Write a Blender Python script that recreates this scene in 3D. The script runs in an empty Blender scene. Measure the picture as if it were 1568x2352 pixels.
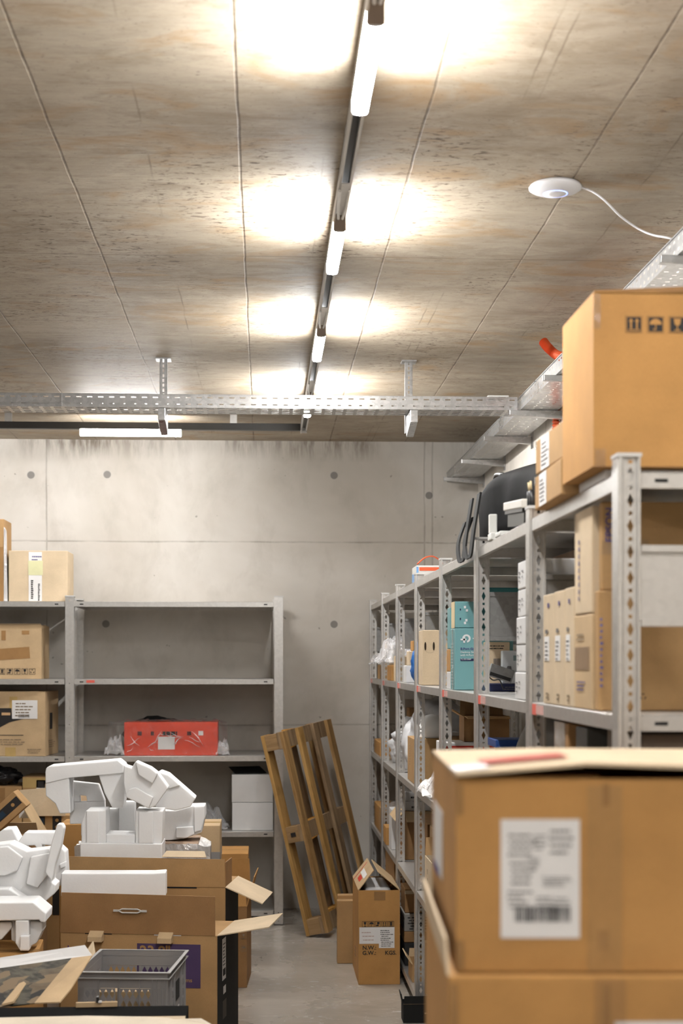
import bpy, bmesh, math, random
from mathutils import Vector, Matrix, noise as mnoise

random.seed(11)
SC = bpy.context.scene
COL = SC.collection
PI = math.pi

# ------------------------------------------------------------------ camera, world, exposure
F = 3530.0                       # focal length in pixels of the 1568 px wide frame
TH = math.radians(2.87)          # the camera looks a little to the right of the aisle
CZ = 1.607                       # eye height
HV = 1521.0                      # row of the horizon
cd = bpy.data.cameras.new('camera')
cam = bpy.data.objects.new('camera', cd)
COL.objects.link(cam)
cam.location = (0, 0, CZ)
cam.rotation_euler = (PI / 2, 0, -TH)
cd.sensor_fit = 'HORIZONTAL'
cd.sensor_width = 24.0
cd.lens = F / 1568 * 24
cd.shift_y = (HV - 1176) / 1568
cd.clip_start = 0.05
cd.dof.use_dof = True
cd.dof.focus_distance = 6.3
cd.dof.aperture_fstop = 4.0
SC.camera = cam

w = bpy.data.worlds.new('world')
SC.world = w
w.use_nodes = True
w.node_tree.nodes['Background'].inputs[0].default_value = (1.0, 0.95, 0.88, 1)
w.node_tree.nodes['Background'].inputs[1].default_value = 0.0
SC.view_settings.view_transform = 'Standard'
SC.view_settings.look = 'None'
SC.view_settings.gamma = 1
SC.view_settings.exposure = 0.92
LAMP = 165.0                     # strength of the tube lamps
LAMPC = (0.99, 0.985, 0.98)

SC.cycles.max_bounces = 8
SC.cycles.diffuse_bounces = 2
SC.cycles.transparent_max_bounces = 12
SC.cycles.sample_clamp_indirect = 6.0
SC.cycles.use_denoising = True

RX, FX = math.cos(TH), math.sin(TH)
def ray(px, py):
    a = (px - 784) / F
    b = (HV - py) / F
    return Vector((FX + a * RX, RX - a * FX, b))
def atY(px, py, y):
    d = ray(px, py)
    t = y / d.y
    return Vector((d.x * t, y, CZ + d.z * t))
def atX(px, py, x):
    d = ray(px, py)
    t = x / d.x
    return Vector((x, d.y * t, CZ + d.z * t))
def atZ(px, py, z):
    d = ray(px, py)
    t = (z - CZ) / d.z
    return Vector((d.x * t, d.y * t, z))
def zat(py, y, px=607):
    return atY(px, py, y).z

# ------------------------------------------------------------------ materials
class NT:
    def __init__(s, name):
        s.m = bpy.data.materials.new(name)
        s.m.use_nodes = True
        s.nt = s.m.node_tree
        s.b = s.nt.nodes['Principled BSDF']
        s.out = s.nt.nodes['Material Output']
    def n(s, t, **kw):
        x = s.nt.nodes.new(t)
        for k, v in kw.items():
            setattr(x, k, v)
        return x
    def l(s, a, b):
        s.nt.links.new(a, b)
    def put(s, inp, v):
        if isinstance(v, bpy.types.NodeSocket):
            s.l(v, inp)
        else:
            inp.default_value = v
    def math(s, op, a, b=0.0, c=None, clamp=False):
        x = s.n('ShaderNodeMath', operation=op, use_clamp=clamp)
        s.put(x.inputs[0], a)
        s.put(x.inputs[1], b)
        if c is not None:
            s.put(x.inputs[2], c)
        return x.outputs[0]
    def obj(s):
        return s.n('ShaderNodeTexCoord').outputs['Object']
    def scale(s, v, sc):
        x = s.n('ShaderNodeMapping')
        s.l(v, x.inputs[0])
        x.inputs['Scale'].default_value = sc
        return x.outputs[0]
    def noise(s, v, sc, det=4, rough=0.55, dist=0.0):
        x = s.n('ShaderNodeTexNoise')
        s.l(v, x.inputs['Vector'])
        x.inputs['Scale'].default_value = sc
        x.inputs['Detail'].default_value = det
        x.inputs['Roughness'].default_value = rough
        x.inputs['Distortion'].default_value = dist
        return x.outputs[0]
    def rng(s, v, a, b, c=0.0, d=1.0):
        x = s.n('ShaderNodeMapRange')
        x.clamp = True
        s.l(v, x.inputs[0])
        for i, k in enumerate((a, b, c, d)):
            x.inputs[i + 1].default_value = k
        return x.outputs[0]
    def mix(s, f, a, b, mode='MIX'):
        x = s.n('ShaderNodeMix', data_type='RGBA', blend_type=mode)
        s.put(x.inputs[0], f)
        for i, k in ((6, a), (7, b)):
            s.put(x.inputs[i], k if isinstance(k, bpy.types.NodeSocket) else (k[0], k[1], k[2], 1))
        return x.outputs[2]
    def bump(s, h, st=0.2, d=0.01):
        x = s.n('ShaderNodeBump')
        x.inputs['Strength'].default_value = st
        x.inputs['Distance'].default_value = d
        s.l(h, x.inputs['Height'])
        s.l(x.outputs[0], s.b.inputs['Normal'])
    def set(s, col=None, rough=None, metal=None, spec=None):
        if col is not None:
            s.put(s.b.inputs['Base Color'], col if isinstance(col, bpy.types.NodeSocket) else (col[0], col[1], col[2], 1))
        if rough is not None:
            s.put(s.b.inputs['Roughness'], rough)
        if metal is not None:
            s.put(s.b.inputs['Metallic'], metal)
        if spec is not None:
            s.put(s.b.inputs['Specular IOR Level'], spec)
        return s.m

def srgb(r, g, b):
    f = lambda c: (c / 255 / 12.92) if c <= 10 else ((c / 255 + 0.055) / 1.055) ** 2.4
    return (f(r), f(g), f(b))

_mc = {}
def plain(name, col, rough=0.6, metal=0.0, var=0.08, vs=9.0, spec=0.4):
    if name in _mc:
        return _mc[name]
    n = NT(name)
    v = n.noise(n.obj(), vs, 3)
    c2 = tuple(k * (1 - var * 2) for k in col)
    c = n.mix(n.rng(v, 0.3, 0.7), c2, col)
    _mc[name] = n.set(c, rough, metal, spec)
    return n.m

def card(name, col, flute=True, rough=0.75):
    if name in _mc:
        return _mc[name]
    n = NT(name)
    o = n.obj()
    a = n.noise(o, 5, 4, 0.6)
    b = n.noise(n.scale(o, (3, 3, 1)), 140, 2, 0.6)
    c = n.mix(n.rng(a, 0.3, 0.72), tuple(k * 0.80 for k in col), tuple(k * 1.08 for k in col))
    c = n.mix(n.math('MULTIPLY', n.rng(b, 0.4, 0.7), 0.25), c, tuple(k * 0.62 for k in col))
    n.set(c, rough, 0, 0.25)
    n.bump(n.noise(n.scale(o, (1, 1, 0.25)), 60, 2), 0.12, 0.002)
    _mc[name] = n.m
    return n.m

def steel(name, col, rough, metal, spangle=0.12):
    n = NT(name)
    o = n.obj()
    v = n.n('ShaderNodeTexVoronoi')
    n.l(o, v.inputs['Vector'])
    v.inputs['Scale'].default_value = 70
    s1 = n.n('ShaderNodeSeparateColor')
    n.l(v.outputs['Color'], s1.inputs[0])
    c = n.mix(s1.outputs[0], tuple(k * (1 - spangle) for k in col), tuple(min(1, k * (1 + spangle)) for k in col))
    g = n.noise(o, 3, 4)
    c = n.mix(n.rng(g, 0.45, 0.8, 0, 0.35), c, tuple(k * 0.7 for k in col))
    n.set(c, n.rng(g, 0.2, 0.8, rough - 0.08, rough + 0.1), metal, 0.5)
    return n.m

def emis(name, col, st):
    n = NT(name)
    n.b.inputs['Base Color'].default_value = (0.9, 0.9, 0.9, 1)
    n.b.inputs['Emission Color'].default_value = (col[0], col[1], col[2], 1)
    n.b.inputs['Emission Strength'].default_value = st
    return n.m

def film(name, tint=(0.95, 0.95, 0.97), opac=0.22, rough=0.12, gloss=0.45):
    n = NT(name)
    o = n.obj()
    tr = n.n('ShaderNodeBsdfTransparent')
    gl = n.n('ShaderNodeBsdfGlossy')
    gl.inputs['Roughness'].default_value = rough
    gl.inputs['Color'].default_value = (1, 1, 1, 1)
    df = n.n('ShaderNodeBsdfDiffuse')
    df.inputs['Color'].default_value = (*tint, 1)
    tr.inputs['Color'].default_value = (0.96, 0.96, 0.96, 1)
    bp = n.n('ShaderNodeBump')
    bp.inputs['Strength'].default_value = 0.9
    bp.inputs['Distance'].default_value = 0.02
    n.l(n.noise(o, 22, 4, 0.6, 1.5), bp.inputs['Height'])
    n.l(bp.outputs[0], gl.inputs['Normal'])
    m1 = n.n('ShaderNodeMixShader')
    m1.inputs[0].default_value = gloss
    n.l(df.outputs[0], m1.inputs[1])
    n.l(gl.outputs[0], m1.inputs[2])
    m2 = n.n('ShaderNodeMixShader')
    lw = n.n('ShaderNodeLayerWeight')
    lw.inputs[0].default_value = 0.35
    fac = n.math('ADD', n.math('MULTIPLY', lw.outputs['Facing'], 0.55), opac, clamp=True)
    n.l(fac, m2.inputs[0])
    n.l(tr.outputs[0], m2.inputs[1])
    n.l(m1.outputs[0], m2.inputs[2])
    n.l(m2.outputs[0], n.out.inputs[0])
    return n.m

CARD_L = card('cardboard_pale', (0.56, 0.40, 0.23))
CARD_P = card('cardboard_cream', (0.66, 0.52, 0.35))
CARD_M = card('cardboard_kraft', (0.46, 0.28, 0.125))
CARD_O = card('cardboard_orange_kraft', (0.50, 0.265, 0.088))
CARD_B = card('cardboard_brown', (0.33, 0.18, 0.075))
CARD_K = card('cardboard_black', (0.012, 0.012, 0.012))
EDGE = card('cardboard_cut_edge', (0.60, 0.44, 0.27))
TAPE_B = plain('brown_tape', (0.36, 0.20, 0.08), 0.25, 0, 0.12)
TAPE_Y = plain('yellowish_tape', (0.55, 0.38, 0.15), 0.22, 0, 0.1)
WHITE = plain('white_paper', (0.78, 0.76, 0.74), 0.6, 0, 0.03)
WBOX = plain('white_card', (0.70, 0.69, 0.68), 0.5, 0, 0.04)
INK = plain('black_ink', (0.02, 0.018, 0.018), 0.6, 0, 0.1)
INKG = plain('grey_ink', (0.16, 0.15, 0.15), 0.6, 0, 0.2, 60)
INKF = plain('faint_ink', (0.30, 0.22, 0.14), 0.7, 0, 0.2, 60)
INKB = plain('blue_ink', (0.07, 0.06, 0.22), 0.6)
RED = plain('red_ink', (0.62, 0.05, 0.03), 0.5)
BLACK = plain('black_plastic', (0.013, 0.013, 0.014), 0.35)
BLACKM = plain('black_matt', (0.012, 0.012, 0.012), 0.8)
STEEL = steel('galvanised_shelf_steel', (0.55, 0.535, 0.51), 0.36, 0.7, 0.05)
STEELD = steel('galvanised_plate', (0.30, 0.30, 0.295), 0.36, 0.8, 0.10)
ZINC = steel('zinc_tray', (0.46, 0.46, 0.455), 0.30, 0.85, 0.12)
CAPM = plain('pale_grey_plastic', (0.56, 0.55, 0.53), 0.5, 0, 0.05)
NAVY = plain('navy_blue', (0.012, 0.016, 0.07), 0.5)
TEAL = plain('teal_card', (0.16, 0.35, 0.365), 0.38, 0, 0.04)
CREAM = plain('cream_card', (0.70, 0.56, 0.33), 0.6)
BLUE = plain('blue_plastic', (0.01, 0.13, 0.45), 0.35)
FILM = film('clear_plastic_film')
FILMW = film('milky_plastic_film', (0.88, 0.86, 0.84), 0.62, 0.25)
FILMS = film('stretch_film_on_red', (0.9, 0.9, 0.9), 0.03, 0.14, 0.9)

def foam_mat():
    n = NT('white_polyethylene_foam')
    o = n.obj()
    a = n.noise(o, 6, 3)
    c = n.mix(n.rng(a, 0.3, 0.7), (0.90, 0.89, 0.88), (0.95, 0.945, 0.935))
    n.set(c, 0.75, 0, 0.2)
    n.b.inputs['Subsurface Weight'].default_value = 0.35
    n.b.inputs['Subsurface Radius'].default_value = (1, 1, 1)
    n.b.inputs['Subsurface Scale'].default_value = 0.015
    n.bump(n.noise(o, 90, 2), 0.15, 0.003)
    return n.m
FOAM = foam_mat()

def wood_mat(name, c1, c2, axis=2):
    n = NT(name)
    o = n.obj()
    sc = [18, 18, 18]
    sc[axis] = 1.2
    a = n.noise(n.scale(o, sc), 2.2, 5, 0.65, 0.6)
    b = n.noise(o, 4, 4, 0.6)
    c = n.mix(n.rng(a, 0.3, 0.7), c1, c2)
    c = n.mix(n.rng(b, 0.55, 0.75, 0, 0.6), c, tuple(k * 0.35 for k in c1))
    n.set(c, 0.8, 0, 0.2)
    n.bump(a, 0.3, 0.004)
    return n.m
WOODX = wood_mat('pallet_block_wood', (0.24, 0.15, 0.07), (0.40, 0.26, 0.13), 0)
WOODO = wood_mat('fresh_orange_block_wood', (0.46, 0.21, 0.035), (0.66, 0.35, 0.09), 0)

# ------------------------------------------------------------------ mesh builder
class MB:
    def __init__(s, M=None):
        s.v = []
        s.f = []
        s.M = M
    def add(s, vs, fs):
        k = len(s.v)
        for p in vs:
            p = Vector(p)
            s.v.append(s.M @ p if s.M is not None else p)
        s.f += [tuple(i + k for i in f) for f in fs]
        return s
    def box(s, x0, y0, z0, x1, y1, z1):
        if x0 > x1: x0, x1 = x1, x0
        if y0 > y1: y0, y1 = y1, y0
        if z0 > z1: z0, z1 = z1, z0
        return s.add([(x0, y0, z0), (x1, y0, z0), (x1, y1, z0), (x0, y1, z0), (x0, y0, z1), (x1, y0, z1), (x1, y1, z1), (x0, y1, z1)],
                     [(0, 3, 2, 1), (4, 5, 6, 7), (0, 1, 5, 4), (1, 2, 6, 5), (2, 3, 7, 6), (3, 0, 4, 7)])
    def hexa(s, p):                 # eight corners, bottom ring then top ring
        return s.add(p, [(0, 3, 2, 1), (4, 5, 6, 7), (0, 1, 5, 4), (1, 2, 6, 5), (2, 3, 7, 6), (3, 0, 4, 7)])
    def prism(s, poly, y0, y1):     # outline in x,z pushed along y
        n = len(poly)
        vs = [(x, y0, z) for x, z in poly] + [(x, y1, z) for x, z in poly]
        fs = [tuple(range(n)), tuple(range(2 * n - 1, n - 1, -1))] + [(i, i + n, (i + 1) % n + n, (i + 1) % n) for i in range(n)]
        return s.add(vs, fs)
    def tube(s, pts, r, n=8, cap=True):
        pts = [Vector(p) for p in pts]
        rs = r if isinstance(r, (list, tuple)) else [r] * len(pts)
        rings = []
        up = Vector((0, 0, 1))
        for i, p in enumerate(pts):
            d = (pts[min(i + 1, len(pts) - 1)] - pts[max(i - 1, 0)]).normalized()
            a = d.cross(up)
            if a.length < 1e-3:
                a = d.cross(Vector((1, 0, 0)))
            a.normalize()
            b = d.cross(a).normalized()
            rings.append([p + (a * math.cos(2 * PI * k / n) + b * math.sin(2 * PI * k / n)) * rs[i] for k in range(n)])
        vs = [q for rr in rings for q in rr]
        fs = []
        for i in range(len(pts) - 1):
            for k in range(n):
                fs.append((i * n + k, i * n + (k + 1) % n, (i + 1) * n + (k + 1) % n, (i + 1) * n + k))
        if cap:
            fs.append(tuple(range(n - 1, -1, -1)))
            fs.append(tuple(range((len(pts) - 1) * n, len(pts) * n)))
        return s.add(vs, fs)
    def cells(s, o, ux, uy, nx, ny, cw, ch, hole, skip=None):
        # sheet of nx by ny cells from corner o, each with a four-cornered hole: ('d', w, h) diamond, ('r', w, h) slot
        o, ux, uy = Vector(o), Vector(ux), Vector(uy)
        for i in range(nx):
            for j in range(ny):
                c = o + ux * (i + 0.5) * cw + uy * (j + 0.5) * ch
                h = hole(i, j) if callable(hole) else hole
                R = [c - ux * cw / 2 - uy * ch / 2, c + ux * cw / 2 - uy * ch / 2, c + ux * cw / 2 + uy * ch / 2, c - ux * cw / 2 + uy * ch / 2]
                if not h:
                    s.add(R, [(0, 1, 2, 3)])
                    continue
                k, a, b = h
                if k == 'r':
                    H = [c - ux * a / 2 - uy * b / 2, c + ux * a / 2 - uy * b / 2, c + ux * a / 2 + uy * b / 2, c - ux * a / 2 + uy * b / 2]
                    s.add(R + H, [(0, 1, 5, 4), (1, 2, 6, 5), (2, 3, 7, 6), (3, 0, 4, 7)])
                else:
                    H = [c - uy * b / 2, c + ux * a / 2, c + uy * b / 2, c - ux * a / 2]
                    s.add(R + H, [(0, 1, 4), (1, 5, 4), (1, 2, 5), (2, 6, 5), (2, 3, 6), (3, 7, 6), (3, 0, 7), (0, 4, 7)])
        return s
    def mesh(s, name):
        m = bpy.data.meshes.new(name)
        m.from_pydata([tuple(v) for v in s.v], [], s.f)
        m.update()
        return m
    def build(s, name, mat, parent=None, bevel=0.0, smooth=False, solid=0.0, seg=2, label=None, recalc=True):
        m = s.mesh(name)
        if recalc:
            bm = bmesh.new()
            bm.from_mesh(m)
            bmesh.ops.recalc_face_normals(bm, faces=bm.faces)
            bm.to_mesh(m)
            bm.free()
        o = bpy.data.objects.new(name, m)
        COL.objects.link(o)
        if mat:
            m.materials.append(mat)
        if smooth:
            for p in m.polygons:
                p.use_smooth = True
        if solid:
            d = o.modifiers.new('s', 'SOLIDIFY')
            d.thickness = solid
            d.offset = 0
        if bevel:
            d = o.modifiers.new('b', 'BEVEL')
            d.width = bevel
            d.segments = seg
            d.limit_method = 'ANGLE'
            d.angle_limit = 0.6
        if parent is not None:
            o.parent = parent
        if label:
            o['label'] = label
        return o

def thing(name, label, cat, loc=(0, 0, 0), rz=0.0, group=None, rx=0.0, ry=0.0):
    o = bpy.data.objects.new(name, None)
    COL.objects.link(o)
    o.empty_display_size = 0.05
    o.location = loc
    o.rotation_euler = (rx, ry, rz)
    return tag(o, label, cat, group)
def tag(o, label, cat, group=None):
    o['label'] = label
    o['category'] = cat
    if group:
        o['group'] = group
    return o
def struct(name, mb, mat, bevel=0):
    o = mb.build(name, mat, None, bevel)
    o['kind'] = 'structure'
    return o
def copy_tree(o, parent=None):
    c = o.copy()
    COL.objects.link(c)
    if parent is not None:
        c.parent = parent
    for ch in list(o.children):
        copy_tree(ch, c)
    return c

def text_mesh(s, size, bold=0.0):
    cu = bpy.data.curves.new('t', 'FONT')
    cu.body = s
    cu.size = size
    cu.align_x = 'LEFT'
    cu.align_y = 'BOTTOM'
    cu.extrude = 0.0002
    cu.offset = bold
    cu.resolution_u = 3
    o = bpy.data.objects.new('t', cu)
    COL.objects.link(o)
    bpy.context.view_layer.update()
    me = bpy.data.meshes.new_from_object(o.evaluated_get(bpy.context.evaluated_depsgraph_get()))
    bpy.data.objects.remove(o)
    bpy.data.curves.remove(cu)
    return me

def face_matrix(face, w, d, h):
    # u,v on a box face -> local coordinates; outward is +n
    e = 0.0006
    if face == 'front': o, u, v, n = (0, 0, 0), (1, 0, 0), (0, 0, 1), (0, -1, 0)
    if face == 'left': o, u, v, n = (0, d, 0), (0, -1, 0), (0, 0, 1), (-1, 0, 0)
    if face == 'right': o, u, v, n = (w, 0, 0), (0, 1, 0), (0, 0, 1), (1, 0, 0)
    if face == 'top': o, u, v, n = (0, 0, h), (1, 0, 0), (0, 1, 0), (0, 0, 1)
    u, v, n, o = Vector(u), Vector(v), Vector(n), Vector(o)
    o = o + n * e
    return Matrix(((u.x, v.x, n.x, o.x), (u.y, v.y, n.y, o.y), (u.z, v.z, n.z, o.z), (0, 0, 0, 1)))

def place_text(parent, name, s, M, u, v, size, mat, rot=0.0, bold=0.0):
    me = text_mesh(s, size, bold)
    me.transform(M @ Matrix.Translation((u, v, 0.0006)) @ Matrix.Rotation(rot, 4, 'Z'))
    me.materials.clear()
    me.materials.append(mat)
    me.name = name
    o = bpy.data.objects.new(name, me)
    COL.objects.link(o)
    o.parent = parent
    return o

def sheet(parent, name, M, u, v, w, h, mat, lift=0.0, t=0.0006, rot=0.0):
    R = M @ Matrix.Translation((u, v, lift)) @ Matrix.Rotation(rot, 4, 'Z')
    return MB(R).box(0, 0, 0, w, h, t).build(name, mat, parent)

def printed_lines(parent, M, u, v, w, h, rows, mat=INKG, seed=0, name='printed_text', th=0.35, lift=0.001):
    r = random.Random(seed)
    b = MB(M @ Matrix.Translation((u, v, lift)))
    dh = h / rows
    for i in range(rows):
        x = r.random() * w * 0.1
        while x < w * (0.55 + 0.4 * r.random()):
            l = min(w * (0.06 + 0.16 * r.random()), w - x)
            b.box(x, i * dh, 0, x + l, i * dh + dh * th, 0.0004)
            x += l + w * 0.03
    return b.build(name, mat, parent)

def barcode(parent, M, u, v, w, h, mat=INK, seed=1, lift=0.001):
    r = random.Random(seed)
    b = MB(M @ Matrix.Translation((u, v, lift)))
    x = 0
    while x < w:
        l = w * r.choice((0.012, 0.02, 0.034))
        b.box(x, 0, 0, min(x + l, w), h, 0.0004)
        x += l + w * r.choice((0.014, 0.022, 0.03))
    return b.build('barcode', mat, parent)

def label_on(parent, M, u, v, w, h, seed=1, bar=True, mat=WHITE, name='shipping_label', rows=7):
    s = sheet(parent, name, M, u, v, w, h, mat)
    printed_lines(s, M, u + w * 0.1, v + h * (0.35 if bar else 0.12), w * 0.8, h * (0.58 if bar else 0.76), rows, INKG, seed)
    if bar:
        barcode(s, M, u + w * 0.15, v + h * 0.1, w * 0.7, h * 0.17, INK, seed)
    return s

def icon(parent, M, u, v, s, kind, ink=INK, ground=None, frame=True):
    # the usual handling symbols, s metres wide
    if ground is not None:
        sheet(parent, 'symbol_ground', M, u, v, s, s, ink, 0.0)
        ink = ground
    b = MB(M @ Matrix.Translation((u, v, 0.0007)))
    t = 0.0005
    def P(poly):
        n = len(poly)
        b.add([(x * s, y * s, 0) for x, y in poly] + [(x * s, y * s, t) for x, y in poly],
              [tuple(range(n - 1, -1, -1)), tuple(range(n, 2 * n))] + [(i, (i + 1) % n, (i + 1) % n + n, i + n) for i in range(n)])
    def R(a, c, d, e):
        P([(a, c), (d, c), (d, e), (a, e)])
    if frame:
        R(.02, .02, .98, .07); R(.02, .93, .98, .98); R(.02, .07, .07, .93); R(.93, .07, .98, .93)
    if kind == 'up':
        R(.14, .14, .86, .20)
        for x in (.32, .68):
            R(x - .05, .24, x + .05, .66)
            P([(x - .14, .66), (x + .14, .66), (x, .86)])
    elif kind == 'umbrella':
        P([(.14, .5)] + [(.5 + .36 * math.cos(PI - PI * i / 10), .5 + .34 * math.sin(PI * i / 10)) for i in range(1, 10)] + [(.86, .5)])
        R(.48, .2, .53, .5); R(.36, .16, .53, .2); R(.36, .2, .4, .28)
    elif kind == 'glass':
        P([(.28, .86), (.34, .52), (.5, .42), (.66, .52), (.72, .86)])
        R(.47, .2, .53, .42); R(.32, .14, .68, .2)
    elif kind == 'recycle':
        for k in range(3):
            a = PI / 2 + k * 2 * PI / 3
            q = [(.5 + .36 * math.cos(a + d), .48 + .36 * math.sin(a + d)) for d in (-.45, .45)]
            q2 = [(.5 + .2 * math.cos(a + d), .48 + .2 * math.sin(a + d)) for d in (.3, -.3)]
            P(q + q2)
    elif kind == 'stack':
        R(.2, .14, .8, .2); R(.3, .3, .7, .5); R(.3, .56, .7, .76); R(.2, .8, .8, .85)
    elif kind == 'hook':
        P([(.2, .2), (.3, .2), (.8, .8), (.7, .8)]); P([(.7, .2), (.8, .2), (.3, .8), (.2, .8)])
    elif kind == 'hand':
        P([(.15, .2), (.6, .2), (.6, .45), (.15, .35)]); R(.35, .5, .75, .84)
    return b.build('handling_symbol', ink, parent)
# ------------------------------------------------------------------ room
XW, YB, CEIL = 1.40, 10.03, 3.05
XL, YF = -3.6, -2.6
def lines_mask(n, coord, cs, wd, wob=None, wa=0.004):
    tot = None
    if wob is not None:
        coord = n.math('ADD', coord, n.math('MULTIPLY', n.math('SUBTRACT', wob, 0.5), wa))
    for c in cs:
        d = n.math('ABSOLUTE', n.math('SUBTRACT', coord, c))
        m = n.rng(d, wd * 0.4, wd, 1, 0)
        tot = m if tot is None else n.math('MAXIMUM', tot, m)
    return tot

def sep(n):
    s = n.n('ShaderNodeSeparateXYZ')
    n.l(n.obj(), s.inputs[0])
    return s.outputs[0], s.outputs[1], s.outputs[2]

def ceiling_mat():
    n = NT('board_marked_concrete_ceiling')
    o = n.obj()
    X, Y, Z = sep(n)
    big = n.noise(n.scale(o, (1, 1, 1)), 0.9, 5, 0.6, 0.4)
    st = n.noise(n.scale(o, (1.2, 16, 1)), 1.6, 5, 0.65, 0.3)
    fine = n.noise(n.scale(o, (2, 9, 1)), 14, 4, 0.65)
    c = n.mix(n.rng(big, 0.34, 0.66), (0.25, 0.19, 0.125), (0.41, 0.345, 0.26))
    bw = n.n('ShaderNodeTexWhiteNoise', noise_dimensions='2D')
    cb = n.n('ShaderNodeCombineXYZ')
    n.l(n.math('FLOOR', n.math('DIVIDE', n.math('ADD', X, 0.07), 0.4975)), cb.inputs[0])
    n.l(n.math('FLOOR', n.math('DIVIDE', n.math('SUBTRACT', Y, 0.81), 2.33)), cb.inputs[1])
    n.l(cb.outputs[0], bw.inputs['Vector'])
    c = n.mix(n.math('MULTIPLY', bw.outputs['Value'], 0.35), c, (0.24, 0.20, 0.155))
    mot = n.noise(n.scale(o, (1.6, 2.6, 1)), 2.3, 6, 0.7, 0.8)
    c = n.mix(n.rng(mot, 0.40, 0.66, 0, 0.65), c, (0.46, 0.395, 0.31))
    mo2 = n.noise(n.scale(o, (2.0, 5.0, 1)), 3.4, 6, 0.72, 0.5)
    c = n.mix(n.rng(mo2, 0.50, 0.68, 0, 0.5), c, (0.19, 0.14, 0.09))
    c = n.mix(n.rng(st, 0.4, 0.7, 0, 0.25), c, (0.42, 0.375, 0.315))
    c = n.mix(n.rng(fine, 0.52, 0.75, 0, 0.3), c, (0.17, 0.125, 0.085))
    # rusty-ochre stains
    oc = n.noise(n.scale(o, (1, 1.6, 1)), 2.1, 5, 0.6, 1.2)
    c = n.mix(n.rng(oc, 0.55, 0.68, 0, 0.6), c, (0.33, 0.20, 0.085))
    # pits and pour marks in clusters
    cl = n.noise(n.scale(o, (2.2, 0.9, 1)), 1.1, 3)
    pit = n.noise(n.scale(o, (9, 22, 1)), 2.6, 4, 0.7, 0.8)
    c = n.mix(n.math('MULTIPLY', n.rng(cl, 0.46, 0.60), n.rng(pit, 0.55, 0.64)), c, (0.085, 0.055, 0.035))
    pit2 = n.noise(n.scale(o, (20, 36, 1)), 3.2, 3, 0.7, 0.3)
    c = n.mix(n.rng(pit2, 0.64, 0.70, 0, 0.7), c, (0.10, 0.07, 0.045))
    wob = n.noise(o, 3, 4, 0.6)
    mul = n.noise(o, 2.4, 3)
    m = lines_mask(n, X, (-3.08, -2.58, -2.08, -1.59, -1.085, -0.575, -0.07, 0.426, 0.92), 0.0045, wob, 0.012)
    c = n.mix(n.math('MULTIPLY', m, n.rng(n.noise(o, 7, 4, 0.7), 0.36, 0.62, 0.15, 0.8)), c, (0.08, 0.055, 0.035))
    m2 = lines_mask(n, Y, (0.8, 3.14, 5.47, 7.8), 0.006, wob, 0.02)
    c = n.mix(n.math('MULTIPLY', m2, n.rng(mul, 0.3, 0.6, 0.15, 0.7)), c, (0.08, 0.055, 0.035))
    m3 = lines_mask(n, X, (-0.33, 0.17, 0.66, 0.70, 1.14), 0.004, wob, 0.02)
    c = n.mix(n.math('MULTIPLY', m3, n.rng(mul, 0.5, 0.65, 0, 0.55)), c, (0.12, 0.09, 0.06))
    n.set(c, 0.62, 0, 0.35)
    h = n.math('SUBTRACT', n.math('ADD', n.math('MULTIPLY', fine, 0.5), st), n.math('MAXIMUM', m, m2))
    n.bump(h, 0.35, 0.006)
    return n.m

def circles(n, A, B, pts, r):
    tot = None
    for a, b in pts:
        dx = n.math('SUBTRACT', A, a)
        dz = n.math('SUBTRACT', B, b)
        d = n.math('SQRT', n.math('ADD', n.math('MULTIPLY', dx, dx), n.math('MULTIPLY', dz, dz)))
        m = n.rng(d, r * 0.85, r, 1, 0)
        tot = m if tot is None else n.math('MAXIMUM', tot, m)
    return tot

def wall_mat(name, axis, holes, vs, hs, gain=1.0):
    n = NT(name)
    o = n.obj()
    X, Y, Z = sep(n)
    A = X if axis == 0 else Y
    big = n.noise(o, 0.8, 5, 0.62, 0.5)
    mid = n.noise(n.scale(o, (1, 1, 0.6)), 4.5, 5, 0.65, 0.3)
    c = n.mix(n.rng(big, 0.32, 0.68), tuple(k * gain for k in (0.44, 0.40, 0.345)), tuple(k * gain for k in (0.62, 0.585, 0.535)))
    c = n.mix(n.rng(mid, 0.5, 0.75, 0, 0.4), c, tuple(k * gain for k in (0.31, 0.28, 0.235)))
    p = n.noise(o, 26, 2, 0.4)
    c = n.mix(n.rng(p, 0.76, 0.79, 0, 0.6), c, (0.16, 0.135, 0.105))
    # dark run-off just under the ceiling
    zz = n.rng(Z, CEIL - 0.14, CEIL - 0.02, 0, 1)
    dr = n.noise(n.scale(o, (14, 14, 2)), 1.6, 4, 0.7)
    pa = n.noise(n.scale(o, (1, 1, 0.1)), 0.9, 2)
    c = n.mix(n.math('MULTIPLY', n.math('MULTIPLY', zz, n.rng(dr, 0.4, 0.6)), n.rng(pa, 0.42, 0.52, 0, 0.85)), c, (0.13, 0.10, 0.075))
    wob = n.noise(o, 3, 4)
    m = lines_mask(n, A, vs, 0.007, wob, 0.012)
    m = n.math('MAXIMUM', m, lines_mask(n, Z, hs, 0.007, wob, 0.012))
    c = n.mix(n.math('MULTIPLY', m, n.rng(mid, 0.35, 0.6, 0.12, 0.5)), c, (0.17, 0.145, 0.115))
    h = circles(n, A, Z, holes, 0.026)
    c = n.mix(n.math('MULTIPLY', h, 0.85), c, (0.16, 0.15, 0.14))
    n.set(c, 0.7, 0, 0.3)
    n.bump(n.math('SUBTRACT', mid, m), 0.25, 0.006)
    return n.m

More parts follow.
